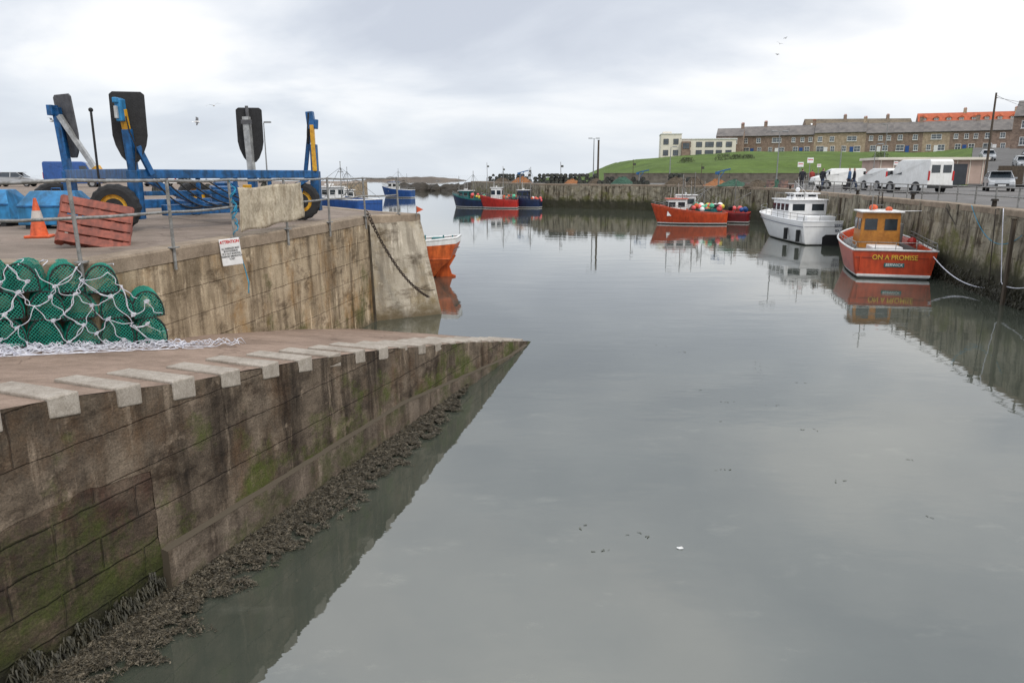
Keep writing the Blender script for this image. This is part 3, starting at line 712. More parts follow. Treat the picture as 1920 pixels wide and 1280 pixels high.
mb=MB();mb.cyl((0,0,0),(0,0,2.55),.026,n=10);mb.sph((0,0,2.6),.05);mb.cyl((0,0,0),(0,0,.06),.12)
o=mo(mb,'mooring_pole',M_black,loc=(-9.3,17.2,QZ));tag(o,'thin black steel pole with rounded cap on the quay','pole')

# ------------------------------------------------------------ lobster pots
def Dpt(t,w_,h_):
    if t<.3: return (-w_/2+w_*(t/.3),0)
    a=math.pi*(t-.3)/.7;return (w_/2*math.cos(a),h_*math.sin(a)**.75)
def make_pot(loc,rz0,group,lab):
    w_,h_,l=.42,.38,.64
    pt=thing('lobster_pot',lab,'lobster pot',loc,rz0,group)
    mb=MB()
    for y in(-l/2,0,l/2):
        mb.tube([(Dpt(i/24,w_,h_)[0],y,Dpt(i/24,w_,h_)[1]+.01) for i in range(25)],.012,5)
    for t in(0,.3,.47,.83): 
        x,z=Dpt(t,w_,h_);mb.cyl((x,-l/2,z+.01),(x,l/2,z+.01),.010,n=5)
    mo(mb,'pot_frame',M_black,pt)
    n=34;mm=14;mb=MB()
    for i in range(n):
        for j in range(mm+1):
            x,z=Dpt(i/n,w_+.02,h_+.012);mb.v.append((x,-l/2+l*j/mm,z+.01))
    for i in range(n):
        for j in range(1,mm):
            if (i+j)%2==0:
                mb.f.append((i*(mm+1)+j-1,((i+1)%n)*(mm+1)+j,i*(mm+1)+j+1,((i-1)%n)*(mm+1)+j));mb.m.append(0)
    o=mo(mb,'side_netting',M_net,pt);wf=o.modifiers.new('w','WIREFRAME');wf.thickness=.0075;wf.use_replace=True
    for y in(-l/2-.006,l/2+.006):
        mb=MB()
        for sgn in(-1,1):
            c_=-.7
            while c_<.7:
                seg=[]
                for k in range(41):
                    x=-w_/2+w_*k/40;z=sgn*x*1.1+c_
                    if z>0.0 and z<h_*max(0,1-(2*x/w_)**2)**.40: seg.append((x,y,z+.01))
                if len(seg)>2: mb.cyl(seg[0],seg[-1],.0034,n=4,cap=False)
                c_+=.048
        mo(mb,'end_netting',M_netend,pt)
    mb=MB();pr=[(Dpt(i/20,w_*.9,h_*.9)[0],Dpt(i/20,w_*.9,h_*.9)[1]+.02) for i in range(20)]
    mb.add([(p[0],-l*.22,p[1]) for p in pr]+[(p[0]*.4,l*.1,p[1]*.5+.1) for p in pr]+[(p[0],l*.4,p[1]) for p in pr],
           [(i,(i+1)%20,20+(i+1)%20,20+i) for i in range(20)]+[(20+i,20+(i+1)%20,40+(i+1)%20,40+i) for i in range(20)])
    mo(mb,'entry_funnel',M_liner,pt)
    mb=MB();mb.box((0,0,.02),(.36,.6,.02));mo(mb,'pot_base',M_black,pt)
    return pt
p0=Vector((-6.78,9.50));p1=Vector((-5.18,10.98));dr=(p1-p0).normalized();yaw=math.atan2(dr.y,dr.x)
proto=None
GP='stacked green lobster pots on the slipway'
for row,(n0,n1,sh) in enumerate(((-3,5,0),(-3,5,.05),(-3,4,-.12))):
    for i in range(n0,n1):
        c=p0+dr*(.215+.445*i+sh+R(-.015,.015))
        bk=Vector((-dr.y,dr.x))*(.33+row*.02+R(-.04,.04));c=c+bk
        z=zr((p0-T).dot(E)+ (.44*i)*dr.dot(E))+.02+row*.385
        loc=(c.x,c.y,z);ya=yaw-.24+R(-.13,.13)
        if proto is None: proto=make_pot(loc,ya,GP,'green netted lobster pot stacked on the slipway')
        else: copy_thing(proto,loc,rot=(R(-.04,.04),R(-.07,.07)-.03,ya))
mb=MB();out=Vector((dr.y,-dr.x))
def front(u_,z,o_): 
    p=p0+dr*u_+out*o_;return (p.x,p.y,z)
def gz(u_,o_=0):
    p=p0+dr*u_+out*o_;return zr((p-T).dot(E))
cols=[-1.25+i*.38 for i in range(10)]
def node(i,j):
    rr=random.Random(i*31+j*7+5);u_=cols[i]+(.19 if j%2 else 0)+rr.uniform(-.11,.11)
    g=gz(u_);top=1.15 if u_<1.7 else .76
    z=g+top-top*j/6+rr.uniform(-.08,.06);return min(u_,2.18),min(z,g+top+.02),.04+.04*rr.random()
for i in range(len(cols)):
    if cols[i]>2.0: continue
    for j in range(6):
        a=node(i,j)
        for di in((0,1) if j%2 else (-1,0)):
            if not(0<=i+di<len(cols)) or R(0,1)<.15:continue
            b=node(i+di,j+1)
            for dup in range(random.choice((1,1,2))):
                pts=[];ph=R(0,6);am=R(.01,.03);sg_=R(.02,.08)
                for k in range(11):
                    t=k/10;u_=a[0]+(b[0]-a[0])*t;z=a[1]+(b[1]-a[1])*t-sg_*math.sin(math.pi*t)
                    pts.append(front(u_+am*math.sin(t*8+ph),z,a[2]+(b[2]-a[2])*t-.02*math.sin(math.pi*t)+.008*dup))
                mb.tube(pts,.0056,5)
        if R(0,1)<.7:
            for q in range(3):
                rr_=R(.02,.04);pts=[front(a[0]+rr_*math.cos(t*1.3+q),a[1]+rr_*.8*math.sin(t*1.3+q*2),a[2]+.012*math.cos(t*2.1)) for t in range(8)];mb.tube(pts,.0058,5)
for q in range(8):
    u_=-1.2+q*.4+R(-.1,.1);g=gz(u_)+(1.18 if u_<1.7 else .80)
    mb.tube([front(u_+.1*t/8+.04*math.sin(t+q),g+.02*math.sin(t*.9+q)+.01,.05-.09*t) for t in range(9)],.0058,5)
random.seed(11)
for q in range(110):
    u_=R(-1.3,2.3);o_=R(.05,.34);a=R(0,6.3);pts=[]
    for k in range(22):
        a+=R(-.55,.55);u_+=.05*math.cos(a)*1.4;o_+=.03*math.sin(a);o_=min(max(o_,.02),.52)
        p=p0+dr*u_+out*o_
        pts.append((p.x,p.y,gz(u_,o_)+.012+.13*abs(math.sin(k*.7+q))*R(.2,1)*(1-o_/.55)))
    mb.tube(pts,.0056,5)
for q in range(4):
    pts=[];u_=2.1;o_=.05+q*.05
    for k in range(16):
        u_+=.04;o_+=R(-.03,.03);p=p0+dr*u_+out*o_;pts.append((p.x,p.y,gz(u_,o_)+.012))
    mb.tube(pts,.006,5)
o=mo(mb,'rope_netting',M_rope,world=(p0.x,p0.y,2.0),smooth=True);tag(o,'tangled white rope draped over lobster pots and heaped on concrete','rope')
random.seed(21)

# ------------------------------------------------------------ boats
def hull(L_,Bm,fs,fb,stern=.86,full=2.5):
    n=20;secs=[];
    for i in range(n):
        t=i/(n-1)
        hb=Bm/2*(stern+(1-stern)*math.sin(math.pi/2*min(t/.4,1)))
        if t>.42: hb*=max(0.012,1-((t-.42)/.58)**full)
        sh=fs+(fb-fs)*t**2
        row=[]
        for z,f in((-.35,.35),(.08,.86),(.17,.89),(sh-.16,.985),(sh,1.0)):
            zz=max(z,0) if z>0 else 0
            pinch=1-(1-zz/sh)*.42*t**2
            x=L_*t-(1-zz/sh)*.10*L_*t**3
            row.append((x,hb*f*pinch,z))
        secs.append(row)
    return secs
def boat(label,loc,heading,L_,Bm,fs,fb,mh,mtrim=None,group='boats moored in the harbour',stern=.86,cabin=None,mast=None,rail=None,mboot=None,mstripe=None,mdeck=None,gear=True,mtop=None,full=2.5):
    mboot=mboot or M_boot;mtrim=mtrim or M_white;mstripe=mstripe or M_white
    bt=thing('fishing_boat',label,'boat',loc,math.pi/2-math.radians(heading),group)
    S=hull(L_,Bm,fs,fb,stern,full);n=len(S);K=5;mb=MB()
    for side in(1,-1):
        o_=len(mb.v)
        for row in S:
            for(x,y,z) in row: mb.v.append((x,y*side,z))
        for i in range(n-1):
            for j in range(K-1):
                a=o_+i*K+j;q=(a,a+K,a+K+1,a+1);mb.f.append(q if side<0 else q[::-1]);mb.m.append((1,2,0,3)[j])
    for j in range(K-1):
        a=j;b=n*K+j;mb.f.append((a,a+1,b+1,b)[::-1]);mb.m.append((1,2,0,3)[j])
    o=mo(mb,'hull',[mh,mboot,mstripe,mtop or mh],bt)
    sm=o.modifiers.new('s','SOLIDIFY');sm.thickness=.04;sm.offset=0
    for p in o.data.polygons[:-4]:p.use_smooth=True
    mb=MB();mb.tube([(r_[4][0],r_[4][1],r_[4][2]) for r_ in S]+[(r_[4][0],-r_[4][1],r_[4][2]) for r_ in S[::-1]]+[S[0][4]],.045,8)
    mo(mb,'gunwale',mtrim,bt,smooth=True)
    mb=MB();dz=fs-.30
    for r_ in S: mb.v+=[(r_[3][0]-.05,r_[3][1]*.97,dz+(r_[4][2]-fs)*.8),(r_[3][0]-.05,-r_[3][1]*.97,dz+(r_[4][2]-fs)*.8)]
    for i in range(n-1): mb.f.append((2*i,2*i+1,2*i+3,2*i+2));mb.m.append(0)
    mo(mb,'deck',mdeck or M_deck,bt)
    if cabin:
        for cb in (cabin if isinstance(cabin,list) else [cabin]):
            x,l,w_,h_,mc,mr=cb[:6];z=cb[6] if len(cb)>6 else dz;ins=.08
            mb=MB();mb.add([(x-l/2,-w_/2,z),(x+l/2,-w_/2,z),(x+l/2,w_/2,z),(x-l/2,w_/2,z),(x-l/2,-w_/2+ins,z+h_),(x+l/2-ins*1.5,-w_/2+ins,z+h_),(x+l/2-ins*1.5,w_/2-ins,z+h_),(x-l/2,w_/2-ins,z+h_)],
                           [(0,3,2,1),(4,5,6,7),(0,1,5,4),(1,2,6,5),(2,3,7,6),(3,0,4,7)]);mo(mb,'wheelhouse',mc,bt,bevel=.03)
            mb=MB();mb.box((x-.05,0,z+h_+.03),(l+.25,w_+.1,.07));mo(mb,'wheelhouse_roof',mr,bt,bevel=.02)
            wz=z+h_*.68;wh=h_*.30
            nw=max(2,int(l/.75));ws=[]
            for sd_ in(-1,1):
                for k in range(nw):
                    xx=x-l/2+l*(k+.5)/nw;ws.append(((xx,sd_*(w_/2-ins*.68+.004),wz),(l/nw*.72,.03,wh)))
            for k in(-1,0,1): ws.append(((x+l/2-ins*.9,k*w_*.29,wz),(.05,w_*.24,wh)))
            for k in(-1,1): ws.append(((x-l/2-.004,k*w_*.24,wz),(.03,w_*.3,wh)))
            for c_,d_ in ws:
                mb=MB();mb.box(c_,d_);mo(mb,'cabin_window',M_glass,bt)
    if mast:
        for(x,y,h_,r_) in mast:
            mb=MB();mb.cyl((x,y,dz),(x,y,h_),r_,r_*.6,8);mb.box((x,y,h_*.86),(.05,.6,.04));mb.sph((x,y,h_),.05,8,6)
            mo(mb,'mast',M_steel,bt)
        if gear:
            x,y,h_,r_=mast[0]
            mb=MB()
            for (xx,yy,zz) in((L_*.95,0,fb),(.1,Bm*.4,fs),(.1,-Bm*.4,fs),(L_*.5,Bm*.45,fs),(L_*.5,-Bm*.45,fs)): mb.tube([(x,y,h_*.92),(xx,yy,zz)],.012,4)
            mo(mb,'rigging',M_black,bt)
            mb=MB();mb.cyl((x,y,h_*.5),(x-L_*.28,y,h_*.72),.03,.025,6);mb.cyl((x-L_*.28,y,h_*.72),(x-L_*.28,y,h_*.45),.008,n=4);mo(mb,'boom',M_steel,bt)
            cb=(cabin if isinstance(cabin,list) else [cabin])[0] if cabin else None
            if cb:
                for k in range(3):
                    mb=MB();xx=cb[0]+R(-.4,.4)*cb[1];yy=R(-.4,.4)*cb[2];mb.cyl((xx,yy,dz+cb[3]),(xx+R(-.08,.08),yy,dz+cb[3]+R(.7,1.7)),.014,.006,5);mo(mb,'aerial',M_whitep,bt)
                mb=MB();mb.box((cb[0],0,dz+cb[3]+.22),(.12,.9,.09));mb.cyl((cb[0],0,dz+cb[3]),(cb[0],0,dz+cb[3]+.2),.06);mo(mb,'radar_scanner',M_whitep,bt)
    if rail:
        h_,a_,b_=rail;mb=MB();sec=[s for i,s in enumerate(S) if a_<=i/(n-1)<=b_]
        for side in(-1,1):
            mb.tube([(r_[4][0],r_[4][1]*side*.97,r_[4][2]+h_) for r_ in sec],.018,6)
            mb.tube([(r_[4][0],r_[4][1]*side*.97,r_[4][2]+h_*.5) for r_ in sec],.012,6)
            for r_ in sec[::2]: mb.cyl((r_[4][0],r_[4][1]*side*.97,r_[4][2]),(r_[4][0],r_[4][1]*side*.97,r_[4][2]+h_),.015,n=6)
        if a_==0:
            y=S[0][4][1];mb.tube([(0,-y*.97,fs+h_),(0,y*.97,fs+h_)],.018,6)
            for k in range(5): mb.cyl((0,-y+y*k/2,fs),(0,-y*.97+y*.97*k/2,fs+h_),.015,n=6)
        mo(mb,'guard_rail',M_steel,bt,smooth=True)
    return bt,S,dz
def part(bt,mb,name,m,**k): return mo(mb,name,m,bt,**k)
RX=math.radians(90);RT=(RX,0,math.radians(-90))
# --- orange-red boat, stern towards the viewer
bt,S,dz=boat('orange red fishing boat with ochre wheelhouse moored stern outward',(16.5,32.2,0),15.5,8.6,3.45,1.22,1.75,M_rdhull,M_whitep,stern=.95,
  cabin=[(4.6,1.9,1.8,1.75,M_ochre,M_whitep)],mast=[(4.6,.3,4.0,.03),(6.2,-.2,3.4,.02)],rail=(.34,0,.6),gear=False,mtop=M_rdhull)
text('ON A PROMISE',.29,M_txty,'boat_name',bt,(-.034,0,.92),RT,.006,bold=.003,sx_=.92)
mb=MB();mb.box((-.03,0,.60),(.02,.80,.17));part(bt,mb,'port_board',M_teal)
text('BERWICK',.16,M_sign,'port_name',bt,(-.045,0,.60),RT,.003,bold=.001)
mb=MB();mb.box((-.03,0,1.235),(.08,3.36,.05));part(bt,mb,'transom_rail',M_whitep,bevel=.01)
mb=MB();mb.box((-.03,0,.155),(.03,2.9,.08));part(bt,mb,'waterline_stripe',M_whitep)
for y in(-1.36,1.36):
    mb=MB();mb.box((-.05,y,.66),(.06,.05,.6));part(bt,mb,'rubbing_strake',M_rdhull)
for (x_,y_,z_,r_) in ((4.8,.2,2.85,.20),(4.3,-.4,2.8,.16)):
    mb=MB();mb.sph((x_,y_,z_),r_,12,8,sz=.8);part(bt,mb,'deck_buoy',M_cone)
mb=MB();mb.box((4.8,-.2,2.72),(.3,.9,.12));mb.cyl((4.2,-.8,2.72),(4.2,-2.0,2.74),.02);part(bt,mb,'radar_bracket',M_whitep)
mb=MB();mb.box((2.4,0,1.05),(1.4,1.3,.35));part(bt,mb,'engine_cover',M_whitep,bevel=.04)
mb=MB();mb.box((1.2,.7,1.0),(.6,.5,.3));part(bt,mb,'deck_box',M_deck,bevel=.04)
mb=MB();mb.sph((3.6,-1.4,1.35),.20,12,8);part(bt,mb,'fender',M_red)
mb=MB();mb.cyl((4.9,-1.0,1.2),(4.9,-1.0,2.1),.25,n=14);part(bt,mb,'fish_barrel',M_bright)
mb=MB();mb.cyl((1.5,-1.72,.3),(1.5,-1.72,.9),.14,n=12);part(bt,mb,'hull_fender',M_black)
# --- white catamaran
M_cat=mat('bright_white_hull_paint',(.88,.88,.88),(.84,.84,.84),1.5,.25,dirt=.05)
bt,S,dz=boat('white passenger catamaran with two deck cabin and steel rails',(20.6,48.0,0),-2,10.4,4.3,1.5,1.85,M_cat,M_cat,stern=.99,full=5,
  cabin=[(5.8,3.0,2.8,1.5,M_cat,M_cat),(5.5,1.3,1.8,.42,M_cat,M_cat,2.7)],mast=[(4.6,.2,4.3,.03),(5.6,-.6,3.9,.02)],rail=(.45,0,.95),gear=False,mdeck=M_bright)
mb=MB();mb.extr([(-.80,-.1),(.80,-.1),(.80,.52),(.60,.68),(-.60,.68),(-.80,.52)],-.06,.02);tn=part(bt,mb,'tunnel_shade_panel',M_boot);tn.rotation_euler=(0,0,math.radians(-90))  # black panel on the closed transom paints the shade of the tunnel opening
for sd_ in(-1,1):
    mb=MB();mb.tube([(s[3][0],(s[3][1]+.012)*sd_,s[3][2]-.18) for s in S[:-2]],.018,6);part(bt,mb,'hull_stripe',M_navy)
text('SERENITY',.29,M_navy,'boat_name',bt,(-.034,-.5,1.24),RT,.005,bold=.0,sx_=.95)
text('SEAHOUSES',.21,M_navy,'port_name',bt,(-.034,-.5,.93),RT,.005,bold=.0,sx_=.95)
mb=MB();mb.box((2.6,0,1.5),(1.6,2.2,.45));part(bt,mb,'deck_bench',M_cat,bevel=.03)
mb=MB();mb.sph((5.1,.5,3.4),.16,10,8);part(bt,mb,'radar_dome',M_cat)
for k in(-1,1):
    mb=MB();mb.cyl((1.5+k,2.18,.2),(1.5+k,2.18,.95),.13,n=12);part(bt,mb,'hull_fender',M_black)
for k in range(4):
    mb=MB();xx=4.4+R(0,2);mb.cyl((xx,R(-1,1),2.7),(xx,R(-1,1),3.8+R(0,.9)),.015,.008,5);part(bt,mb,'aerial',M_whitep)
for sd_ in(-1,1):
    mb=MB();mb.tube([(4.2,1.25*sd_,2.7),(4.2,1.25*sd_,3.15),(7.1,1.25*sd_,3.15),(7.1,1.25*sd_,2.7)],.018,5);part(bt,mb,'roof_rail',M_steel)
def clutter(bt,x0,x1,w_,z,n,mats,rr=(.10,.2),name='deck_buoy'):
    for i in range(n):
        mb=MB();mb.sph((R(x0,x1),R(-w_,w_),z+R(0,.35)),R(*rr),10,7);part(bt,mb,name,mats[i%len(mats)],smooth=True)
M_pinkb=mat('pink_buoy_plastic',(.8,.12,.12),None,5,.4);M_yelb=mat('yellow_buoy_plastic',(.75,.6,.08),None,5,.4);M_grnb=mat('green_buoy_plastic',(.1,.5,.3),None,5,.4)
bt,S,dz=boat('red orange fishing boat with buoys on deck moored by the wall',(19.5,69.3,0),-86,6.7,2.7,1.05,1.8,M_orange,M_orange,
  cabin=[(4.5,1.7,1.7,1.5,M_whitep,M_orange)],mast=[(3.9,0,4.4,.05),(2.0,.3,3.8,.04)],rail=(.3,.5,1))
clutter(bt,.2,3.2,1.1,1.35,32,[M_pinkb,M_yelb,M_whitep,M_grnb,M_pinkb,M_cone],(.15,.29))
mb=MB();mb.box((1.5,0,1.15),(2.2,1.6,.5));part(bt,mb,'net_bin',M_teal,bevel=.03)
mb=MB();mb.box((.8,.2,1.6),(.6,1.0,.35));part(bt,mb,'net_bin',M_black,bevel=.03)
mb=MB();mb.cyl((3.4,.5,1.0),(2.2,.6,2.7),.04);mb.cyl((3.4,-.5,1.0),(2.2,-.6,2.7),.04);mb.cyl((2.2,.6,2.7),(2.2,-.6,2.7),.04);part(bt,mb,'gantry',M_steel)
bt,S,dz=boat('white and orange workboat tucked behind a red boat',(20.2,72.2,0),-80,6.0,2.4,1.1,1.6,M_whitep,M_orange,cabin=[(3.6,1.8,1.6,1.7,M_whitep,M_whitep)],mast=[(2.8,0,4.6,.045)],rail=(.35,.3,1))
clutter(bt,.4,2.0,.9,1.3,8,[M_cone,M_yelb],(.14,.24))
bt,S,dz=boat('maroon fishing boat with blue tarpaulin moored by the wall',(22.3,71.0,0),-68,5.0,2.4,.95,1.3,M_darkred,M_red,cabin=[(3.1,1.1,1.2,.8,M_bblue,M_bblue)],mast=[(1.4,0,3.9,.04)])
clutter(bt,.3,1.9,.8,1.1,9,[M_bblue,M_black,M_pinkb],(.14,.26))
# --- far trio
bt,S,dz=boat('teal and black fishing boat moored at the far pier',(-3.4,104.2,0),-62,5.6,2.5,1.15,1.9,M_navy,M_teal,cabin=[(3.4,1.6,1.6,1.4,M_teal,M_whitep)],mast=[(2.2,0,4.9,.06),(4.4,.2,4.2,.05)],rail=(.3,.4,1),mtop=M_teal)
clutter(bt,.3,2.4,.9,1.4,14,[M_pinkb,M_yelb,M_cone,M_grnb],(.16,.28));
bt,S,dz=boat('red fishing boat with white wheelhouse moored at the far pier',(.8,102.6,0),-84,5.2,2.4,1.1,1.7,M_red,M_red,cabin=[(2.9,1.5,1.6,1.9,M_whitep,M_whitep)],mast=[(2.0,0,5.3,.06),(4.2,.3,4.0,.05)],rail=(.4,0,1))
mb=MB();pts=[(3.0+.28*math.cos(a),-.85,2.2+.28*math.sin(a)) for a in [i*math.pi/8 for i in range(17)]];mb.tube(pts,.07,8);part(bt,mb,'life_ring',M_cone)
clutter(bt,.2,2.0,.9,1.35,9,[M_pinkb,M_cone,M_grnb],(.14,.28))
bt,S,dz=boat('navy blue fishing boat moored at the far pier',(3.9,103.6,0),-75,4.8,2.4,1.15,1.6,M_navy,M_navy,cabin=[(2.4,1.5,1.5,1.5,M_navy,M_whitep)],mast=[(1.4,0,5.4,.06),(3.3,0,3.8,.05)],rail=(.3,.3,1))
clutter(bt,-.1,1.4,1.1,.95,9,[M_cone,M_pinkb,M_whitep],(.16,.28));
# --- left side blue boats
boat('blue fishing boat with low white wheelhouse moored behind the quay',(-10.9,58.5,0),-55,7.5,3.0,2.55,3.1,M_bblue,M_whitep,cabin=[(4.6,1.7,1.8,1.2,M_whitep,M_whitep)],mast=[(3.2,0,5.4,.04),(5.6,.4,4.9,.03)],rail=(.45,.3,1))
boat('blue fishing boat with white wheelhouse at the breakwater quay',(-19.6,150.5,0),-75,6.6,2.7,1.5,2.3,M_bblue,M_whitep,cabin=[(4.0,1.8,1.9,1.8,M_whitep,M_bblue)],mast=[(3.0,0,5.6,.06),(1.2,0,4.6,.05)],rail=(.4,0,1))
boat('blue and white motor boat moored along the inner quay',(-16.3,80,0),-35,6.5,2.6,1.7,2.3,M_bblue,M_whitep,cabin=[(3.4,1.6,1.7,1.4,M_whitep,M_whitep)],mast=[(2.4,0,5.2,.04)],rail=(.4,.3,1))
# --- orange boat stern with rudder just past the quay end
ob=thing('fishing_boat','weathered orange boat with white rim, stern and rudder showing','boat',(-2.35,33,0),math.radians(176),'boats moored in the harbour')
L_=6.2;mb=MB();n=16;K=6
rows=[]
for i in range(n):
    t=i/(n-1);hb=1.15*math.sin(math.pi*(.16+.72*t))**.6
    row=[]
    for z,xo,f in((-.3,1.2,.3),(.05,1.05,.55),(.45,.75,.8),(.85,.3,.93),(1.32+.2*(1-t)**3,.03,.99),(1.52+.25*(1-t)**3,0,1.0)):
        row.append((xo*(1-t)**3+L_*t,hb*f,z))
    rows.append(row)
for side in(1,-1):
    o_=len(mb.v)
    for row in rows:
        for(x,y,z) in row: mb.v.append((x,y*side,z))
    for i in range(n-1):
        for j in range(K-1):
            a=o_+i*K+j;q=(a,a+K,a+K+1,a+1);mb.f.append(q if side<0 else q[::-1]);mb.m.append((1,0,0,0,2)[j])
for j in range(K-1): mb.f.append((j,j+1,n*K+j+1,n*K+j)[::-1]);mb.m.append((1,0,0,0,2)[j])
o=mo(mb,'hull',[M_orange2,M_boot,M_whitep],ob);sm=o.modifiers.new('s','SOLIDIFY');sm.thickness=.04;sm.offset=0
mb=MB();mb.extr([(.15,-.3),(1.2,-.3),(1.2,.1),(.62,.6),(.3,.95),(.12,.95),(.42,.45),(.32,.12),(.15,.06)],-.04,.04);part(ob,mb,'rudder',M_orange2,bevel=.01)
mb=MB();mb.tube([rows[i][5] for i in range(n)]+[(r_[5][0],-r_[5][1],r_[5][2]) for r_ in rows[::-1]]+[rows[0][5]],.045,8);part(ob,mb,'gunwale',M_whitep,smooth=True)
mb=MB();mb.tube([(r_[3][0],r_[3][1]+.02,r_[3][2]) for r_ in rows],.025,6);part(ob,mb,'rubbing_strake',M_orange2)
mb=MB()
for r_ in rows: mb.v+=[(r_[4][0],r_[4][1]*.97,1.25),(r_[4][0],-r_[4][1]*.97,1.25)]
for i in range(n-1): mb.f.append((2*i,2*i+1,2*i+3,2*i+2));mb.m.append(0)
part(ob,mb,'deck',M_deck)
for x in(.2,.6,1.4):
    mb=MB();mb.cyl((x,.4,1.5),(x,.4,1.85),.03,n=8);part(ob,mb,'deck_post',M_teal)
mb=MB();mb.box((.9,0,1.6),(.5,.5,.25));part(ob,mb,'deck_box',M_teal)
mb=MB();mb.tube(catenary((1.4,.75,1.7),(1.3,1.2,.1),.1,10),.02,5);part(ob,mb,'hanging_rope',M_rope)

def rope(pts,m,lab,r_=.022):
    mb=MB();mb.tube(pts,r_,6);o=mo(mb,'mooring_rope',m,world=tuple(pts[-1]),smooth=True);tag(o,lab,'rope')
rope(catenary((17.95,32.0,1.1),(17.6,26.3,.55),.55,26),M_rope,'pale mooring rope sagging from a boat to the harbour wall')
rope(catenary((17.45,26.9,3.24),(17.15,26.0,.75),.1,14)+catenary((17.1,25.8,.65),(16.7,23.0,1.3),.2,14),M_rope,'pale rope looping down the harbour wall',.016)
rope(catenary((18.9,33.0,3.0),(17.1,23.5,2.1),1.1,26),M_dkrope,'dark slack mooring rope along the harbour wall')
rope(catenary((18.3,30.2,3.22),(17.3,25.5,2.4),.8,26),M_brope,'blue grey rope sagging along the harbour wall',.012)
rope(catenary((21.9,48.6,1.6),(21.0,46,3.2),.2,26),M_rope,'pale mooring rope from a white boat to the quay')
rope(catenary((17.5,27.4,3.2),(17.3,26.9,.5),0,6),M_dkrope,'dark rope hanging straight down the wall',.02)
for (x,y) in((17.05,25.6),(24.5,72.6),(21.0,48.5),(22.3,57.5)):
    mb=MB();mb.box((0,0,1.5),(.12,.12,3.1));mb.box((0,0,3.05),(.16,.16,.05))
    o=mo(mb,'timber_fender',M_wood,loc=(x-.02,y,-.1),rz=.1,bevel=.02);tag(o,'weathered vertical timber fender on the harbour wall','fender','timber fenders on the harbour wall')
mb=MB();V=mb.v;F=mb.f;random.seed(77)
for i in range(9000):
    Y=24+R(0,1)**1.3*38
    for a_,b_ in zip(RP,RP[1:]):
        if a_[1]<=Y<=b_[1]: X=a_[0]+(b_[0]-a_[0])*(Y-a_[1])/(b_[1]-a_[1])
    zm=.75+.5*mnoise.noise(Vector((Y*.5,0,2)))+.4*mnoise.noise(Vector((Y*1.9,0,2)))
    z=R(0,1)**1.3*zm+.02
    frond(X-.2+z*.06-R(.02,.12),Y,z,R(0,6.3),R(.04,.11),R(.006,.016),-1.3)
mb.m=[0]*len(F)
o=mo(mb,'wall_seaweed',M_weedd);o['kind']='stuff';tag(o,'dark seaweed hanging on the harbour wall at the waterline','seaweed')

# ------------------------------------------------------------ low rail along the right quay
def wallpt(Y):
    for a,b in zip(RP,RP[1:]):
        if a[1]<=Y<=b[1]: t=(Y-a[1])/(b[1]-a[1]);return a[0]+(b[0]-a[0])*t
    return 17
br_=thing('guard_rail','low grey tubular steel rail along the harbour edge','barrier',(18.4,26,QZ))
pts=[(wallpt(Y)+.75,Y) for Y in range(14,68,2)]
for i,(x,y) in enumerate(pts):
    mb=MB();mb.cyl((x,y,QZ),(x,y,QZ+.74),.035,n=8);mo(mb,'barrier_post',M_steel,br_,world=br_.location)
for z_ in(.38,.72):
    mb=MB();mb.tube([(x,y,QZ+z_) for x,y in pts],.028,6);mo(mb,'barrier_rail',M_steel,br_,world=br_.location)
for Y in(29,38,47,56,66):
    mb=MB();mb.cyl((0,0,0),(0,0,.22),.09,.08,14);mb.cyl((0,0,.22),(0,0,.30),.14,.12,14)
    o=mo(mb,'mooring_bollard',M_rock,loc=(wallpt(Y)+.3,Y,QZ+.01));tag(o,'short iron mooring bollard on the harbour wall','bollard','mooring bollards on the harbour wall')
for Y in(41.5,):
    mb=MB();x=wallpt(Y)-.12
    for q in(-.2,.2): mb.cyl((x,Y+q,.1),(x,Y+q,3.5),.03,n=8)
    for k in range(11): mb.cyl((x,Y-.2,.3+k*.28),(x,Y+.2,.3+k*.28),.018,n=6)
    o=mo(mb,'wall_ladder',M_chain,world=(x,Y,0));tag(o,'rusty iron ladder fixed to the harbour wall','ladder')

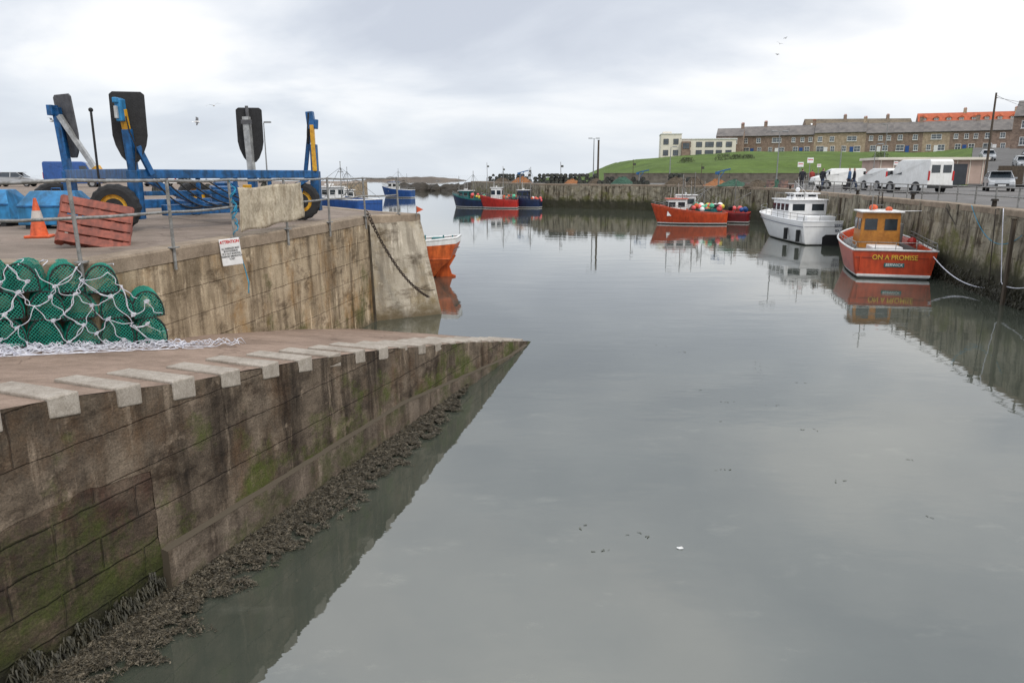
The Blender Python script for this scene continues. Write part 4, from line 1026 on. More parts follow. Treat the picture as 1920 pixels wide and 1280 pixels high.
# ------------------------------------------------------------ vehicles
def vwheel(par,x,y,r_):
    t=MB();t.cyl((x,y-.1,r_),(x,y+.1,r_),r_,n=24);mo(t,'wheel',M_black,par)
    s_=-1 if y<0 else 1
    t=MB();t.cyl((x,y+s_*.095,r_),(x,y+s_*.112,r_),r_*.62,n=20);mo(t,'hub_cap',M_alloy,par)
def van(loc,rz0,lab,m,l=5.4,w_=2.0,h_=2.35,group='white vans parked on the harbour road'):
    v=thing('parked_van',lab,'van',loc,rz0,group);f=l/2
    mb=MB()
    prof=[(-f,.35),(f-.08,.35),(f,.6),(f-.08,.98),(f-.85,1.2),(f-1.45,h_-.12),(f-1.75,h_),(-f+.1,h_),(-f,h_-.15)]
    n=len(prof);ww=[w_/2,w_/2,w_/2,w_/2-.03,w_/2-.04,w_/2-.16,w_/2-.2,w_/2-.18,w_/2-.12]
    vs=[(p[0],-q,p[1]) for p,q in zip(prof,ww)]+[(p[0],q,p[1]) for p,q in zip(prof,ww)]
    mb.add(vs,[tuple(range(n)),tuple(range(n,2*n))[::-1]]+[(i,n+i,n+(i+1)%n,(i+1)%n) for i in range(n)])
    mo(mb,'body',m,v,bevel=.05)
    mb=MB()
    a=Vector((f-.85,0,1.2));b=Vector((f-1.45,0,h_-.12));nn=Vector((.86,0,.5))*.012
    mb.add([(a.x+.0+nn.x-.03,-w_/2+.16,a.z+.06),(a.x+nn.x-.03,w_/2-.16,a.z+.06),(b.x+nn.x+.02,w_/2-.27,b.z-.02),(b.x+nn.x+.02,-w_/2+.27,b.z-.02)],[(0,1,2,3)])
    mo(mb,'windscreen',M_glass,v)
    for sd_ in(-1,1):
        mb=MB();y=sd_*(w_/2-.06);mb.add([(f-1.05,y+sd_*.012,1.22),(f-2.0,y+sd_*.012,1.22),(f-2.0,y-sd_*.065,h_-.42),(f-1.42,y-sd_*.065,h_-.42)],[(0,1,2,3)])
        mo(mb,'side_window',M_glass,v)
        mb=MB();mb.box((f-.12,sd_*(w_/2-.22),.82),(.16,.3,.2));mo(mb,'headlight',M_lamp,v,bevel=.03)
        mb=MB();mb.box((-f-.005,sd_*(w_/2-.09),1.15),(.04,.12,.6));mo(mb,'tail_light',M_tail,v)
        mb=MB();mb.box((f-1.15,sd_*(w_/2+.09),1.35),(.1,.16,.26));mo(mb,'wing_mirror',M_black,v,bevel=.02)
        for x in(f-1.0,-f+1.05): 
            vwheel(v,x,sd_*(w_/2-.09),.34)
            mb=MB();mb.cyl((x,sd_*(w_/2-.02),.36),(x,sd_*(w_/2+.008),.36),.42,n=24);mo(mb,'wheel_arch',M_pvc,v)
        mb=MB();mb.box((-f-.004,sd_*.42,h_*.72),(.02,.62,.5));mo(mb,'rear_window',M_glass,v)
    for x_,l_ in((f-.02,.22),(-f,.2)):
        mb=MB();mb.box((x_,0,.45),(.12,w_-.1,l_));mo(mb,'bumper',M_pvc,v,bevel=.02)
    return v
van((27.5,52.0,QZ),math.radians(100),'large white panel van parked beside the barrier',M_white,4.6,1.95,2.2)
van((28.3,66.5,QZ),math.radians(172),'white van parked on the harbour road',M_white,4.2,1.85,1.75)
van((29.0,60.0,QZ),math.radians(95),'small white van parked between other vans',M_white,3.9,1.75,1.7)
van((-44.0,77,QZ),math.radians(20),'dark blue van parked on the quay',M_bblue,5.2,2.0,2.5,group='vehicles parked on the quay')
def car(loc,rz0,lab,m,l=4.3,w_=1.8,h_=1.5,group='cars parked near the harbour',rot=None):
    v=thing('parked_car',lab,'car',loc,rz0,group,rot=rot);f=l/2
    prof=[(-f,.3),(f-.05,.3),(f,.5),(f-.1,.78),(f-.95,.95),(-f+.15,1.0),(-f,.75)]
    mb=MB();n=len(prof);ww=[w_/2-.03,w_/2-.03,w_/2-.1,w_/2-.08,w_/2-.03,w_/2-.05,w_/2-.06]
    vs=[(p[0],-q,p[1]) for p,q in zip(prof,ww)]+[(p[0],q,p[1]) for p,q in zip(prof,ww)]
    mb.add(vs,[tuple(range(n)),tuple(range(n,2*n))[::-1]]+[(i,n+i,n+(i+1)%n,(i+1)%n) for i in range(n)])
    mo(mb,'body',m,v,bevel=.05)
    g=[(f-.98,.93),(-f+.2,.97),(-f+.55,h_-.07),(f-1.7,h_-.05)];mb=MB();wa_=[w_/2-.07,w_/2-.08,w_/2-.26,w_/2-.26]
    vs=[(p[0],-q,p[1]) for p,q in zip(g,wa_)]+[(p[0],q,p[1]) for p,q in zip(g,wa_)]
    mb.add(vs,[(0,1,2,3),(7,6,5,4)]+[(i,4+i,4+(i+1)%4,(i+1)%4) for i in range(4)]);mo(mb,'window',M_glass,v,bevel=.02)
    mb=MB();mb.box((-.1,0,h_-.035),(l-2.3,w_-.5,.05))
    for sd_ in(-1,1): 
        mb.beam((f-1.0,sd_*(w_/2-.09),.96),(f-1.7,sd_*(w_/2-.27),h_-.05),.06,.06);mb.beam((-f+.22,sd_*(w_/2-.09),.98),(-f+.56,sd_*(w_/2-.27),h_-.06),.1,.06);mb.beam((-.15,sd_*(w_/2-.065),.98),(-.15,sd_*(w_/2-.25),h_-.06),.07,.03)
    mo(mb,'roof',m,v,bevel=.015)
    for sd_ in(-1,1):
        mb=MB();mb.box((f-.12,sd_*(w_/2-.3),.68),(.16,.34,.14));mo(mb,'headlight',M_lamp,v,bevel=.03)
        mb=MB();mb.box((-f+.03,sd_*(w_/2-.2),.8),(.08,.22,.16));mo(mb,'tail_light',M_tail,v)
        mb=MB();mb.box((f-1.3,sd_*(w_/2+.06),.98),(.12,.16,.12));mo(mb,'wing_mirror',m,v)
        for x in(f-.8,-f+.8): vwheel(v,x,sd_*(w_/2-.1),.31)
    mb=MB();mb.box((f-.01,0,.5),(.05,.9,.16));mo(mb,'grille',M_pvc,v)
    mb=MB();mb.box((f+.02,0,.45),(.02,.5,.11));mo(mb,'number_plate',M_whitep,v)
    return v
car((37.0,58.0,QZ),math.radians(243),'silver car facing the water on the harbour road',M_silver)

# ------------------------------------------------------------ hill and houses
def sst(a,b,x):
    t=max(0,min(1,(x-a)/(b-a)));return t*t*(3-2*t)
def lin(a,b,x): return max(0,min(1,(x-a)/(b-a)))
def terr(X,Y):
    amp=.62*lin(15,29,X-(Y-150)*.06)+.38*lin(25,60,X)
    bank=3.4+4.7*sst(117,158,Y)*amp+2.2*sst(165,205,Y)*amp
    road=3.2+6.0*max(0,min(1,(Y-76)/70))+2.0*sst(150,205,Y)
    k=sst(.545,.60,X/Y)
    e=sst(8,16,X-(Y-118)*-.03)
    z=bank*(1-k)+road*k if Y>76 else 3.2
    z+=4.0*sst(210,260,Y)*sst(60,110,X)
    if X<16: z=-1+(z+1)*e
    return z+(.28*mnoise.noise(Vector((X*.12,Y*.12,0)))+.1*mnoise.noise(Vector((X*.4,Y*.4,3))))*(1 if Y>120 and k<.5 else .15)
mb=MB();XS=[6+1.6*i for i in range(170)];YS=[117+1.8*i for i in range(86)]
for y in YS:
    for x in XS: mb.v.append((x,y,terr(x,y)+.02))
W=len(XS)
for j in range(len(YS)-1):
    for i in range(W-1): a=j*W+i;mb.f.append((a,a+1,a+W+1,a+W));mb.m.append(0)
o=mo(mb,'hill',M_grass,smooth=True);o['kind']='structure'
mb=MB()
YR=[77+2*i for i in range(62)]
for y in YR:
    for q in range(9):
        x=y*(.598+.022*q);mb.v.append((x,y,terr(x,y)+.08))
for j in range(len(YR)-1):
    for i in range(8): a=j*9+i;mb.f.append((a,a+1,a+10,a+9));mb.m.append(0)
o=mo(mb,'road',M_road,smooth=True);o['kind']='structure'
mb=MB()
for y in YR[:24]:
    for q in range(9):
        x=y*(.55+.006*q);mb.v.append((x,y,(3.2+(terr(y*.62,y)-3.2)*q/8) if y<119 else terr(x,y)+.05))
for j in range(len(YR[:24])-1):
    for i in range(8): a=j*9+i;mb.f.append((a,a+1,a+10,a+9));mb.m.append(0)
o=mo(mb,'grass_verge',M_grass,smooth=True);o['kind']='structure'
mb=MB();mb.box((45,116.4,3.85),(62,.5,1.5));mb.box((45,116.4,4.63),(62.2,.6,.1))
o=mo(mb,'retaining_wall',M_bankwall);tag(o,'long low dark stone wall below the grassy bank','wall')
random.seed(3)
M_shrub=mat('shrub_leaves',(.07,.09,.03),(.025,.035,.012),1.5,.8)
def shrub(x,y,r_,lab):
    mb=MB()
    for k in range(420):
        a=R(0,6.3);q=R(0,1)**.5;zz=R(0,1);rr_=r_*(1-.5*zz)*q*(1+.35*mnoise.noise(Vector((a*2,zz*3,x))))
        c_=Vector((rr_*math.cos(a)*1.5,rr_*math.sin(a),zz*r_*.8));u_=Vector((R(-1,1),R(-1,1),R(-1,1))).normalized()*R(.08,.16);v_=u_.orthogonal().normalized()*.08
        mb.add([c_-u_,c_+v_,c_+u_,c_-v_],[(0,1,2,3)])
    o=mo(mb,'shrub',M_shrub,loc=(x,y,terr(x,y)));tag(o,lab,'shrub','shrubs on the grassy bank')
for (x,y,r_) in((25,122,1.0),(33,124,.8),(44,160,1.6),(47,161,1.3),(36,158,1.3),(53,120,.9),(62,124,1.2),(50,163,1.2),(72,150,1.4),(19.5,121,.9),(16.5,119.5,.8)):
    shrub(x,y,r_,'low scrubby green shrub on the grassy bank')
for (X,Y,m_,lab) in((66.5,100,M_silver,'silver car parked on the sloping road'),(75.5,112,M_dkcar,'dark car parked on the sloping road'),(70.5,114,M_silver,'grey car parked higher up the sloping road'),(62.5,88,M_dkcar,'dark car at the foot of the sloping road')):
    car((X,Y,terr(X,Y)+.08),0,lab,m_,rot=(0,math.radians(4),math.radians(245)))

def window(par,x,y,z,w_,h_,frame=M_white,sill=True,name='window'):
    mb=MB();t=.09
    mb.box((x-w_/2,y,z),(t,.10,h_+t));mb.box((x+w_/2,y,z),(t,.10,h_+t));mb.box((x,y,z+h_/2),(w_-t,.10,t));mb.box((x,y,z-h_/2),(w_-t,.10,t));mb.box((x,y,z),(.06,.08,h_-t));mb.box((x,y+.003,z),(w_-t,.07,.06))
    mb.box((x,y+.02,z),(w_,.04,h_),mi=1)
    if sill: mb.box((x,y-.04,z-h_/2-.1),(w_+.3,.2,.09))
    return mo(mb,name,[frame,M_glassw],par)
def house(loc,rz0,w_,d_,he,rise,mw,mr,lab,chim=True,wins=None,group='terraced houses above the harbour',dormer=False,name='terraced_house',trim=M_white,skylight=False):
    h=thing(name,lab,'house',loc,rz0,group)
    mb=MB();mb.add([(-w_/2,0,-2),(w_/2,0,-2),(w_/2,d_,-2),(-w_/2,d_,-2),(-w_/2,0,he),(w_/2,0,he),(w_/2,d_,he),(-w_/2,d_,he),(-w_/2,d_/2,he+rise),(w_/2,d_/2,he+rise)],
      [(0,1,5,4),(1,2,6,9,5),(2,3,7,6),(3,0,4,8,7)]);mo(mb,'wall',mw,h)
    mb=MB();ov=.25;t=.16
    for s_ in(0,1):
        y0=-ov if s_==0 else d_+ov;z0=he-ov*rise/(d_/2)
        a=[(-w_/2,y0,z0),(w_/2,y0,z0),(w_/2,d_/2,he+rise),(-w_/2,d_/2,he+rise)]
        mb.add([(p[0],p[1],p[2]+.03) for p in a]+[(p[0],p[1],p[2]+.03+t) for p in a],[(0,1,2,3),(4,5,6,7),(0,1,5,4),(1,2,6,5),(2,3,7,6),(3,0,4,7)])
    rf=mo(mb,'roof',mr,h)
    mb=MB();mb.box((0,-.3,he-.08),(w_-.05,.12,.12));mo(mb,'gutter',M_pvc,h)
    if chim:
        mb=MB();cxx=w_/2-.55;mb.box((cxx,d_/2,he+rise+.55),(.9,.7,1.5));mb.box((cxx,d_/2,he+rise+1.33),(1.02,.82,.12))
        for q in(-.25,.05,.3): mb.cyl((cxx+q,d_/2,he+rise+1.38),(cxx+q,d_/2,he+rise+1.75),.11,.09,8,mi=1)
        mo(mb,'chimney',[mw,M_redroof],rf)
    for (x,z,ww,hh) in (wins or []): window(h,x,-.03,z,ww,hh,trim)
    if dormer:
        for x in(-w_/4,w_/4):
            mb=MB();zz=he+rise*.35;yy=d_/2*.28
            mb.box((x,yy+.8,zz+.35),(1.5,1.6,.9));mo(mb,'dormer',mw,rf)
            mb=MB();mb.add([(x-.95,yy-.15,zz+.78),(x+.95,yy-.15,zz+.78),(x,yy-.15,zz+1.5),(x-.95,yy+2,zz+.78),(x+.95,yy+2,zz+.78),(x,yy+2,zz+1.5)],[(0,1,2),(3,5,4),(0,2,5,3),(1,4,5,2),(0,3,4,1)]);mo(mb,'dormer_roof',mr,rf)
            window(rf,x,yy-.03,zz+.4,1.0,.7,trim,False,'dormer_window')
    if skylight:
        for x in(-w_/5,w_/5):
            mb=MB();f_=.45;mb.box((0,0,0),(.9,1.0,.08));o=mo(mb,'skylight',M_whitep,rf,loc=(x,d_/2*f_,he+rise*f_+.24),rot=(math.atan2(rise,d_/2),0,0))
    return h
A=Vector((66.5,226));Bv=Vector((131,196));dv=(Bv-A).normalized();rzT=math.atan2(dv.y,dv.x)
ux=0;hs=[7.2,6.4,6.8,6.2,7.0,6.6,7.2,6.3,6.8,6.6,4.6]
styles=[M_stone,M_stone,M_stone,M_stone2,M_stone2,M_stone,M_stone,M_stone2,M_stone,M_stone,M_stone]
for i,w_ in enumerate(hs):
    c=A+dv*(ux+w_/2);base=9.9+.25*(i/10)
    wins=[]
    if i%3==0: wins=[(-w_*.25,4.2,1.1,1.3),(w_*.25,4.2,1.1,1.3),(-w_*.22,1.5,1.9,1.5),(w_*.3,1.5,1.0,1.5)]
    elif i%3==1: wins=[(0,4.2,2.4,1.2),(-w_*.25,1.5,1.0,1.4),(w_*.22,1.4,1.6,1.5)]
    else: wins=[(-w_*.3,4.2,.9,1.2),(w_*.05,4.2,.9,1.2),(w_*.36,4.2,.9,1.2),(-w_*.2,1.5,1.3,1.4),(w_*.25,1.5,1.3,1.4)]
    nm='brown stone' if styles[i] is M_stone else 'pale sandstone'
    h=house((c.x,c.y,base),rzT,w_,8,5.5+(.4 if i in(3,4) else 0),2.7,styles[i],M_slate,nm+' two storey terraced house with slate roof',chim=i%2==0,wins=wins)
    mb=MB();mb.box((w_*.02,-.05,1.0),(.9,.1,2.0));mo(mb,'door',M_whitep if i%2 else M_bblue,h)
    ux+=w_
A2=Vector((136,260));B2=Vector((194,238));dv2=(B2-A2).normalized();rz2=math.atan2(dv2.y,dv2.x);ux=0
for i in range(5):
    w_=7.3;c=A2+dv2*(ux+w_/2)
    house((c.x,c.y,15.3),rz2,w_,8,5.6,3.6,M_stone2 if i%2 else M_stone,M_redroof,'upper terraced house with orange pantile roof and dormers',chim=i%2==1,dormer=True,wins=[(-w_*.25,4.2,1.1,1.2),(w_*.25,4.2,1.1,1.2)],group='upper row of terraced houses')
    ux+=w_
ux=0
for i in range(5):
    w_=7.0;c=Vector((100.5,264))+Vector((1,-.1)).normalized()*(ux+w_/2)
    house((c.x,c.y,14.0),-.1,w_,8,5.4,3.6,M_stone,M_brroof,'upper terraced house with brown tiled roof and skylights',chim=i%2==1,skylight=True,wins=[(-w_*.25,4.2,1.1,1.2),(w_*.25,4.2,1.1,1.2)],group='upper row of terraced houses')
    ux+=w_
house((102.5,150.5,8.9),math.radians(-40),9,8,6.8,3.0,M_stone,M_slate,'tall stone house at the top of the sloping road',wins=[(-2.5,5.2,1.1,1.4),(1.5,5.2,1.1,1.4),(-2.5,2,1.1,1.5),(1.5,2,1.1,1.5)],name='stone_house')
house((62.2,221,9.6),math.radians(-20),7.5,8,5.6,2.2,M_stone,M_slate,'small brown stone house with grey roof at the terrace end',wins=[(-1.8,4.2,1.0,1.2),(1.6,4.2,1.0,1.2),(0,1.5,2.2,1.4)],name='stone_house')
fl=thing('block_of_flats','cream rendered flat roofed block with square corner tower','apartment building',(41.5,214,9.2),math.radians(-8))
mb=MB();mb.box((12.6,5,1.4),(15,9,6.8));mo(mb,'wall',M_cream,fl)
mb=MB();mb.box((2.6,5,2.1),(5.6,9.4,8.2));mb.box((1.6,5,6.5),(2.4,4,1.0));mo(mb,'tower',M_cream,fl,bevel=.05)
mb=MB();mb.box((12.7,5,4.9),(15.4,9.4,.25));mb.box((2.6,5,6.3),(5.9,9.7,.2));mo(mb,'parapet',M_whitep,fl)
for x in(7.2,10.2,13,15.6,18.2):
    for z in(1.2,3.4): window(fl,x,.44,z,1.5 if x!=13 else 2.2,1.3,M_padg,False)
for x in(1.2,3.9):
    for z in(1.2,4.2): window(fl,x,.24,z,1.3,1.4,M_padg,False)
mb=MB();mb.box((6.6,-.2,1.9),(2.3,1.4,4.6));mo(mb,'bay',M_stone,fl)
window(fl,6.6,-.93,3.0,1.7,1.5,M_padg,False)
ps=thing('flat_roofed_shed','low pinkish concrete shed with flat white edged roof','building',(43.2,79,QZ),math.radians(-6))
mb=MB();mb.box((0,2.5,1.35),(10.4,5,2.7));
for i in range(9): mb.box((-5+1.25*i,-.03,1.35),(.06,.06,2.7),mi=1)
mo(mb,'wall',[M_pink,M_cream],ps)
mb=MB();mb.box((0,2.4,2.83),(10.9,5.6,.26));mo(mb,'roof',M_cream,ps,bevel=.02)
mb=MB();mb.box((2.4,-.05,1.2),(2.2,.08,2.2));mo(mb,'door',M_dkcar,ps)
mb=MB()
for i in range(22): mb.box((6.0+.14*i,-1.2+.05*i,1.0),(.1,.03,2.2))
for z in(.4,1.7): mb.beam((5.9,-1.17,z),(9.1,-.1,z),.05,.08)
o=mo(mb,'timber_fence',M_wood,loc=(43.2,79,QZ),rz=-.1);tag(o,'dark vertical board fence beside the shed','fence')

# ------------------------------------------------------------ lamp posts and poles
def lamp(loc,h_,lab,arm=.6,rz0=0,double=False,r_=.07):
    l=thing('street_lamp',lab,'street lamp',loc,rz0,'street lamps around the harbour')
    mb=MB();mb.cyl((0,0,0),(0,0,1.0),r_*1.5,r_*1.4,12);mb.cyl((0,0,1.0),(0,0,h_),r_,r_*.6,12)
    mb.beam((0,0,h_),(arm,0,h_+.08),.05,.05)
    if double: mb.beam((0,0,h_),(-arm,0,h_+.08),.05,.05)
    mo(mb,'lamp_column',M_galv,l)
    for s_ in((1,-1) if double else (1,)):
        mb=MB();mb.box((s_*(arm+.2),0,h_+.08),(.55,.24,.12));mo(mb,'lamp_head',M_galv,l,bevel=.04)
lamp((11.9,112,QZ),6.3,'tall grey street lamp with twin heads on the pier',.35,0,True,.09)
lamp((26.3,76,QZ),5.3,'slim grey street lamp on the harbour road',.35,0,True,.06)
lamp((-19.2,60,QZ),5.1,'slim street lamp on the quay',.1,0,False,.06)
lamp((20.2,98,QZ),4.6,'grey street lamp near stacked fishing gear',.3)
lamp((33.5,71,QZ),3.9,'thin lamp post behind parked vans',.2,0,False,.04)
lamp((38.5,90,QZ),4.4,'grey lamp post below the grassy bank',.3,1)
lamp((62.0,128,5.5),7.0,'street lamp beside the grassy bank',.5,2)
mb=MB();mb.cyl((0,0,0),(0,0,6.1),.16,.13,12);mb.box((0,0,6.1),(.3,.3,.1));o=mo(mb,'timber_pole',M_wood,loc=(12.6,112.3,QZ));tag(o,'thick dark timber pole on the pier','pole')
mb=MB();mb.cyl((0,0,0),(.0,0,8.4),.12,.08,12)
mb.cyl((0,0,7.9),(.2,0,8.0),.03,n=6)
o=mo(mb,'utility_pole',M_wood,loc=(43.5,70.3,QZ));tag(o,'tall slim brown timber utility pole','pole')
for q,(a_,b_) in enumerate((((43.5,70.3,11.4),(100,140,17)),((43.5,70.3,11.2),(110,120,14)))):
    mb=MB();mb.tube(catenary(a_,b_,1.2,30),.015,4);o=mo(mb,'overhead_cable',M_black,world=a_);tag(o,'thin overhead cable running from the utility pole','cable')
for (X,Y,h_,s_) in((25.0,66.5,2.3,.55),(26.4,68,2.7,.6),(28.4,71,2.2,.4),(31.5,63,2.3,.4)):
    sg2=thing('information_sign','small white sign on a grey post by the harbour','sign',(X,Y,QZ),.2,'small signs on posts')
    mb=MB();mb.cyl((0,0,0),(0,0,h_),.03,n=8);mo(mb,'sign_post',M_galv,sg2)
    mb=MB();mb.box((0,-.04,h_-s_*.4),(s_,.02,s_*.75));mo(mb,'sign_panel',M_sign,sg2)
    mb=MB();mb.box((0,-.053,h_-s_*.32),(s_*.8,.006,s_*.12));mo(mb,'sign_marking',M_txtr,sg2)
def crane(loc,rz0):
    c=thing('davit_crane','small blue harbour crane on the quay','crane',loc,rz0,'small cranes on the quay')
    mb=MB();mb.cyl((0,0,0),(0,0,1.5),.10,n=12);mb.cyl((0,0,0),(0,0,.08),.3);mo(mb,'crane_mast',M_steel,c)
    mb=MB();mb.beam((-.2,0,1.5),(1.3,0,1.85),.11,.14);mb.beam((.1,0,.9),(.6,0,1.6),.08,.08);mb.box((-.2,0,1.4),(.4,.3,.3));mo(mb,'crane_jib',M_blue,c,bevel=.01)
    mb=MB();mb.cyl((1.25,0,1.8),(1.25,0,1.0),.012,n=5);mb.sph((1.25,0,.95),.06);mo(mb,'crane_hook',M_black,c)
crane((22.6,83.5,QZ),.2);crane((17.2,103.5,QZ),0);crane((1.2,113,QZ),.3)

# ------------------------------------------------------------ piles of pots and gear on the far quay
far=thing('lobster_pot','dark netted lobster pot stacked on the pier','lobster pot',(0,112,QZ),0,'lobster pots stacked around the harbour')
mb=MB()
for y in(-.4,0,.4): mb.tube([(Dpt(i/10,.55,.45)[0],y,Dpt(i/10,.55,.45)[1]+.02) for i in range(11)],.02,4)
mo(mb,'pot_frame',M_black,far)
mb=MB();pr=[Dpt(i/12,.53,.43) for i in range(12)];mb.add([(p[0],-.38,p[1]+.02) for p in pr]+[(p[0],.38,p[1]+.02) for p in pr],[tuple(range(12)),tuple(range(12,24))[::-1]]+[(i,12+i,12+(i+1)%12,(i+1)%12) for i in range(12)])
M_potd=mat('dark_netting',(.10,.10,.08),(.02,.026,.022),14,.9)
mo(mb,'netting',M_potd,far)
random.seed(5)
cnt=0
for k in range(30):
    if k<14:
        t=R(0,1);x=3.8-11.8*t+R(1.5,6);y=107+43*t+R(1,3)
    else: x=R(5,23);y=107-(x-3.8)*.8+R(3,9)
    nst=random.randint(1,3)
    for q in range(random.randint(2,4)):
        for r_ in range(nst):
            if R(0,1)<.8 and cnt<190: copy_thing(far,(x+q*.62,y+R(-.15,.15),QZ+r_*.46),rz=R(-.4,.4));cnt+=1
for k in range(10):
    x=min(R(-27,-16),-19.5);y=R(44,75)
    for r_ in range(random.randint(1,3)): copy_thing(far,(x,y,QZ+r_*.46),rz=R(-1,1))
far.location=(5.2,112.5,QZ)
def heap(x,y,r_,h_,m_,lab):
    mb=MB();n=14;k=7
    for j in range(k+1):
        for i in range(n):
            a=2*math.pi*i/n;q=j/k;rr_=r_*q*(1+.35*mnoise.noise(Vector((math.cos(a)*1.5,math.sin(a)*1.5,x))));mb.v.append((rr_*math.cos(a)*1.4,rr_*math.sin(a),h_*(1-q**1.6)*(1+.5*mnoise.noise(Vector((a,q*4,y))))))
    for j in range(k):
        for i in range(n): mb.f.append((j*n+i,(j+1)*n+i,(j+1)*n+(i+1)%n,j*n+(i+1)%n));mb.m.append(0)
    o=mo(mb,'fishing_net',m_,loc=(x,y,QZ));tag(o,lab,'fishing net','heaps of fishing net on the quay')
M_netb=mat('brown_net',(.12,.09,.06),(.04,.03,.02),9,.95,.6);M_netg=mat('green_net',(.05,.12,.08),(.02,.05,.035),9,.95,.6);M_neto=mat('orange_net',(.35,.14,.05),(.16,.07,.03),9,.95,.6)
for i,(x,y) in enumerate(((24.8,77),(23.8,82),(21.5,90),(23.2,86.5),(20.5,95),(15,104),(11.5,105),(8.5,108),(6.5,112),(26.2,75.5),(22.5,93),(1.5,122),(-1.5,134))):
    heap(x,y,R(.8,1.3),R(.5,1.0),(M_netb,M_netg,M_netb,M_neto)[i%4],('heap of brown fishing net on the quay','heap of green fishing net on the quay','heap of brown fishing net on the quay','heap of faded orange fishing net on the quay')[i%4])
for (x,y,h_) in((-1.5,128,2.6),(2.6,116,2.2),(7.0,109,3.0),(16.0,101,3.2),(22.0,89,2.5),(-4.5,140,3.4)):
    mb=MB();mb.cyl((0,0,0),(R(-.1,.1),0,h_),.045,.03,8);mb.box((.15,0,h_*.8),(.35,.02,.28),mi=1)
    o=mo(mb,'marker_pole',[M_wood,M_potd],loc=(x,y,QZ));tag(o,'thin marker pole with dark flag standing among fishing gear','pole','marker poles among fishing gear')
bx=thing('fish_crate','stacked plastic fish crate on the harbour road','crate',(25.7,72.5,QZ),.2,'fish crates on the harbour road')
mb=MB();mb.box((0,0,.16),(.7,.45,.32));mb.box((0,0,.325),(.76,.51,.05));mo(mb,'crate_shell',mat('faded_crate_plastic',(.28,.16,.12),(.12,.10,.10),3,.6),bx,bevel=.02)
for (X,Y,zz) in((26.5,72.8,0),(25.8,72.5,.36),(25.4,75,0),(25.4,75,.36),(24.6,79.3,0)):
    copy_thing(bx,(X,Y,QZ+zz),rz=R(-.5,.5))

def rocks(name,lab,x0,x1,y0,y1,zt,n,seed):
    random.seed(seed);mb=MB()
    for i in range(n):
        x=R(x0,x1);y=R(y0,y1);r_=R(.5,1.3)*zt;o_=len(mb.v)
        mb.sph((x,y,R(-.35,.1)*zt),r_,9,6,sz=R(.5,.9))
        for k in range(o_,len(mb.v)):
            v=Vector(mb.v[k]);v=v+Vector((1,1,.6))*mnoise.noise(v*.9/zt*1.2)*r_*.7;mb.v[k]=tuple(v)
    o=mo(mb,name,M_rock);o['kind']='stuff';tag(o,lab,'rocks')
rocks('breakwater_rocks','dark boulders forming a low breakwater across the entrance',-34,-4,214,232,2.1,130,3)
random.seed(4);mb=MB()
for i in range(60):
    for j in range(8):
        x=-120+85*i/59;y=560+j*10;z=3.4*math.sin(math.pi*i/59)**.6*math.sin(math.pi*(j+.3)/8)+1.3*mnoise.noise(Vector((x*.12,y*.05,0)))-.6;mb.v.append((x,y,z))
for i in range(59):
    for j in range(7): a=i*8+j;mb.f.append((a,a+8,a+9,a+1));mb.m.append(0)
M_sk=ground_mat('skerry_rock',(.22,.17,.13),(.1,.085,.07),.05,.5,False)
o=mo(mb,'rocky_shore',M_sk);o['kind']='structure'
car((-52,80,QZ),math.radians(10),'silver car parked on the quay',M_silver,group='vehicles parked on the quay')
car((-38.5,82,QZ),math.radians(170),'white car parked on the quay',M_whitep,group='vehicles parked on the quay')

# ------------------------------------------------------------ people
def person(loc,rz0,mc,mt,lab,stride=.12,arm=.1):
    V=[(0,0,.92),(0,0,1.15),(0,0,1.38),(0,0,1.50),(0.02,0,1.60),(0.03,0,1.72),
       (0,.10,.88),(stride,.11,.48),(stride*.8,.11,.08),(stride*.8+.16,.11,.04),
       (0,-.10,.88),(-stride,-.11,.48),(-stride*1.6,-.11,.08),(-stride*1.6+.16,-.11,.04),
       (0,.2,1.40),(-arm*.4,.25,1.12),(arm,.24,.88),(arm*1.3,.23,.78),
       (0,-.2,1.40),(-arm*.2,-.25,1.12),(arm*1.4,-.22,.90),(arm*1.8,-.2,.80)]
    Ed=[(0,1),(1,2),(2,3),(3,4),(4,5),(0,6),(6,7),(7,8),(8,9),(0,10),(10,11),(11,12),(12,13),(2,14),(14,15),(15,16),(16,17),(2,18),(18,19),(19,20),(20,21)]
    Rd=[.155,.14,.16,.06,.085,.085,.10,.065,.045,.04,.10,.065,.045,.04,.075,.05,.038,.035,.075,.05,.038,.035]
    me=bpy.data.meshes.new('p');me.from_pydata(V,Ed,[]);o=bpy.data.objects.new('p',me);COL.objects.link(o)
    sk=o.modifiers.new('s','SKIN')
    for i,sv in enumerate(me.skin_vertices[0].data): sv.radius=(Rd[i],Rd[i]);sv.use_root=(i==0)
    ss_=o.modifiers.new('ss','SUBSURF');ss_.levels=1;ss_.render_levels=1
    bpy.context.view_layer.update()
    m2=bpy.data.meshes.new_from_object(o.evaluated_get(bpy.context.evaluated_depsgraph_get()));bpy.data.objects.remove(o)
    m2.materials.clear()
    for m_ in(mc,mt,M_skin,M_hair,M_black):m2.materials.append(m_)
    for p in m2.polygons:
        c=p.center;p.use_smooth=True
        if c.z<.1:k=4
        elif c.z<.9 and abs(c.y)<.2:k=1
        elif c.z<.86:k=2
        elif c.z<1.5:k=0
        elif c.z>1.68 or (c.x<-.02 and c.z>1.56):k=3
        else:k=2
        p.material_index=k
    o=bpy.data.objects.new('person',m2);COL.objects.link(o);o.location=loc;o.rotation_euler=(0,0,rz0);tag(o,lab,'person','people on the harbour road')
M_skin=mat('skin',(.5,.3,.22),None,4,.6);M_hair=mat('hair',(.05,.035,.02),None,8,.8)
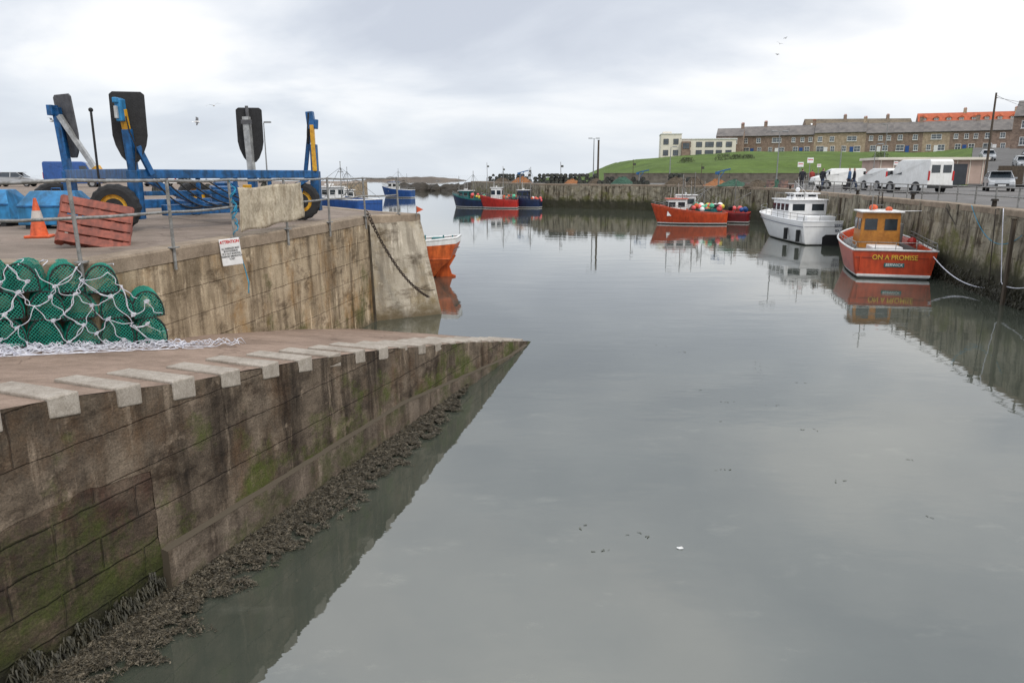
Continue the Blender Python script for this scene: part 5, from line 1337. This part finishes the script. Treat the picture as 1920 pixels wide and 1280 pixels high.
M_jean=mat('denim',(.04,.06,.11),None,8,.9);M_coatd=mat('dark_coat',(.03,.03,.04),None,8,.9);M_coatb=mat('blue_coat',(.05,.11,.22),None,8,.9);M_coatr=mat('red_coat',(.35,.05,.04),None,8,.9)
person((25.0,61.5,QZ),.5,M_coatd,M_jean,'person in a dark coat and jeans standing')
person((25.6,58.0,QZ),2.5,M_coatb,M_coatd,'person in a blue jacket walking by vans')
person((26.1,58.3,QZ),2.8,M_coatd,M_jean,'person in a black coat walking by vans',.16)
person((24.3,64,QZ),1.0,M_coatd,M_coatd,'person in dark clothes standing near a sign')
person((29.8,76,QZ),1.5,M_coatr,M_jean,'person in a red coat near the shed')

def gull(loc,rz0,bank,s_0=.62):
    mb=MB();mb.sph((0,0,0),.09,8,6,sz=.8)
    mb.v=[(v[0]*2.4,v[1],v[2]) for v in mb.v]
    for s_ in(-1,1):
        mb.add([(.1,0,.02),(-.12,0,.02),(.12,.35*s_,.16),(-.06,.35*s_,.16),(-.02,.72*s_,.06),(-.10,.70*s_,.05)],[(0,2,3,1),(2,4,5,3)],1)
    mb.add([(-.2,.0,0),(-.36,.07,0),(-.36,-.07,0)],[(0,1,2)])
    mb.v=[tuple(x*s_0 for x in v) for v in mb.v]
    o=mo(mb,'seagull',[M_whitep,M_padg],loc=loc,rot=(bank,0,rz0));tag(o,'grey and white seagull gliding overhead','bird','seagulls in flight')
gull((-14.6,36,6.8),.4,.5);gull((-17.2,45,8.3),2,-.2);gull((-21.9,37,6.9),1,.3);gull((27,80,17.3),1.2,.4);gull((31,90,19.5),2.2,-.3);gull((28.5,85,17),.2,.2)
mb=MB();mb.add([(x*.42,y*.42,z) for x,y,z in [(0,0,.008),(.05,.035,.02),(.11,.03,.03),(.17,.0,.012),(.1,-.03,.01),(.04,-.03,.008),(.02,.08,.012),(-.03,.05,.01)]],[(0,1,2,3,4,5),(0,1,6,7)])
o=mo(mb,'floating_feather',M_whitep,loc=(2.0,8.25,0));tag(o,'small white feather floating on calm water','feather')
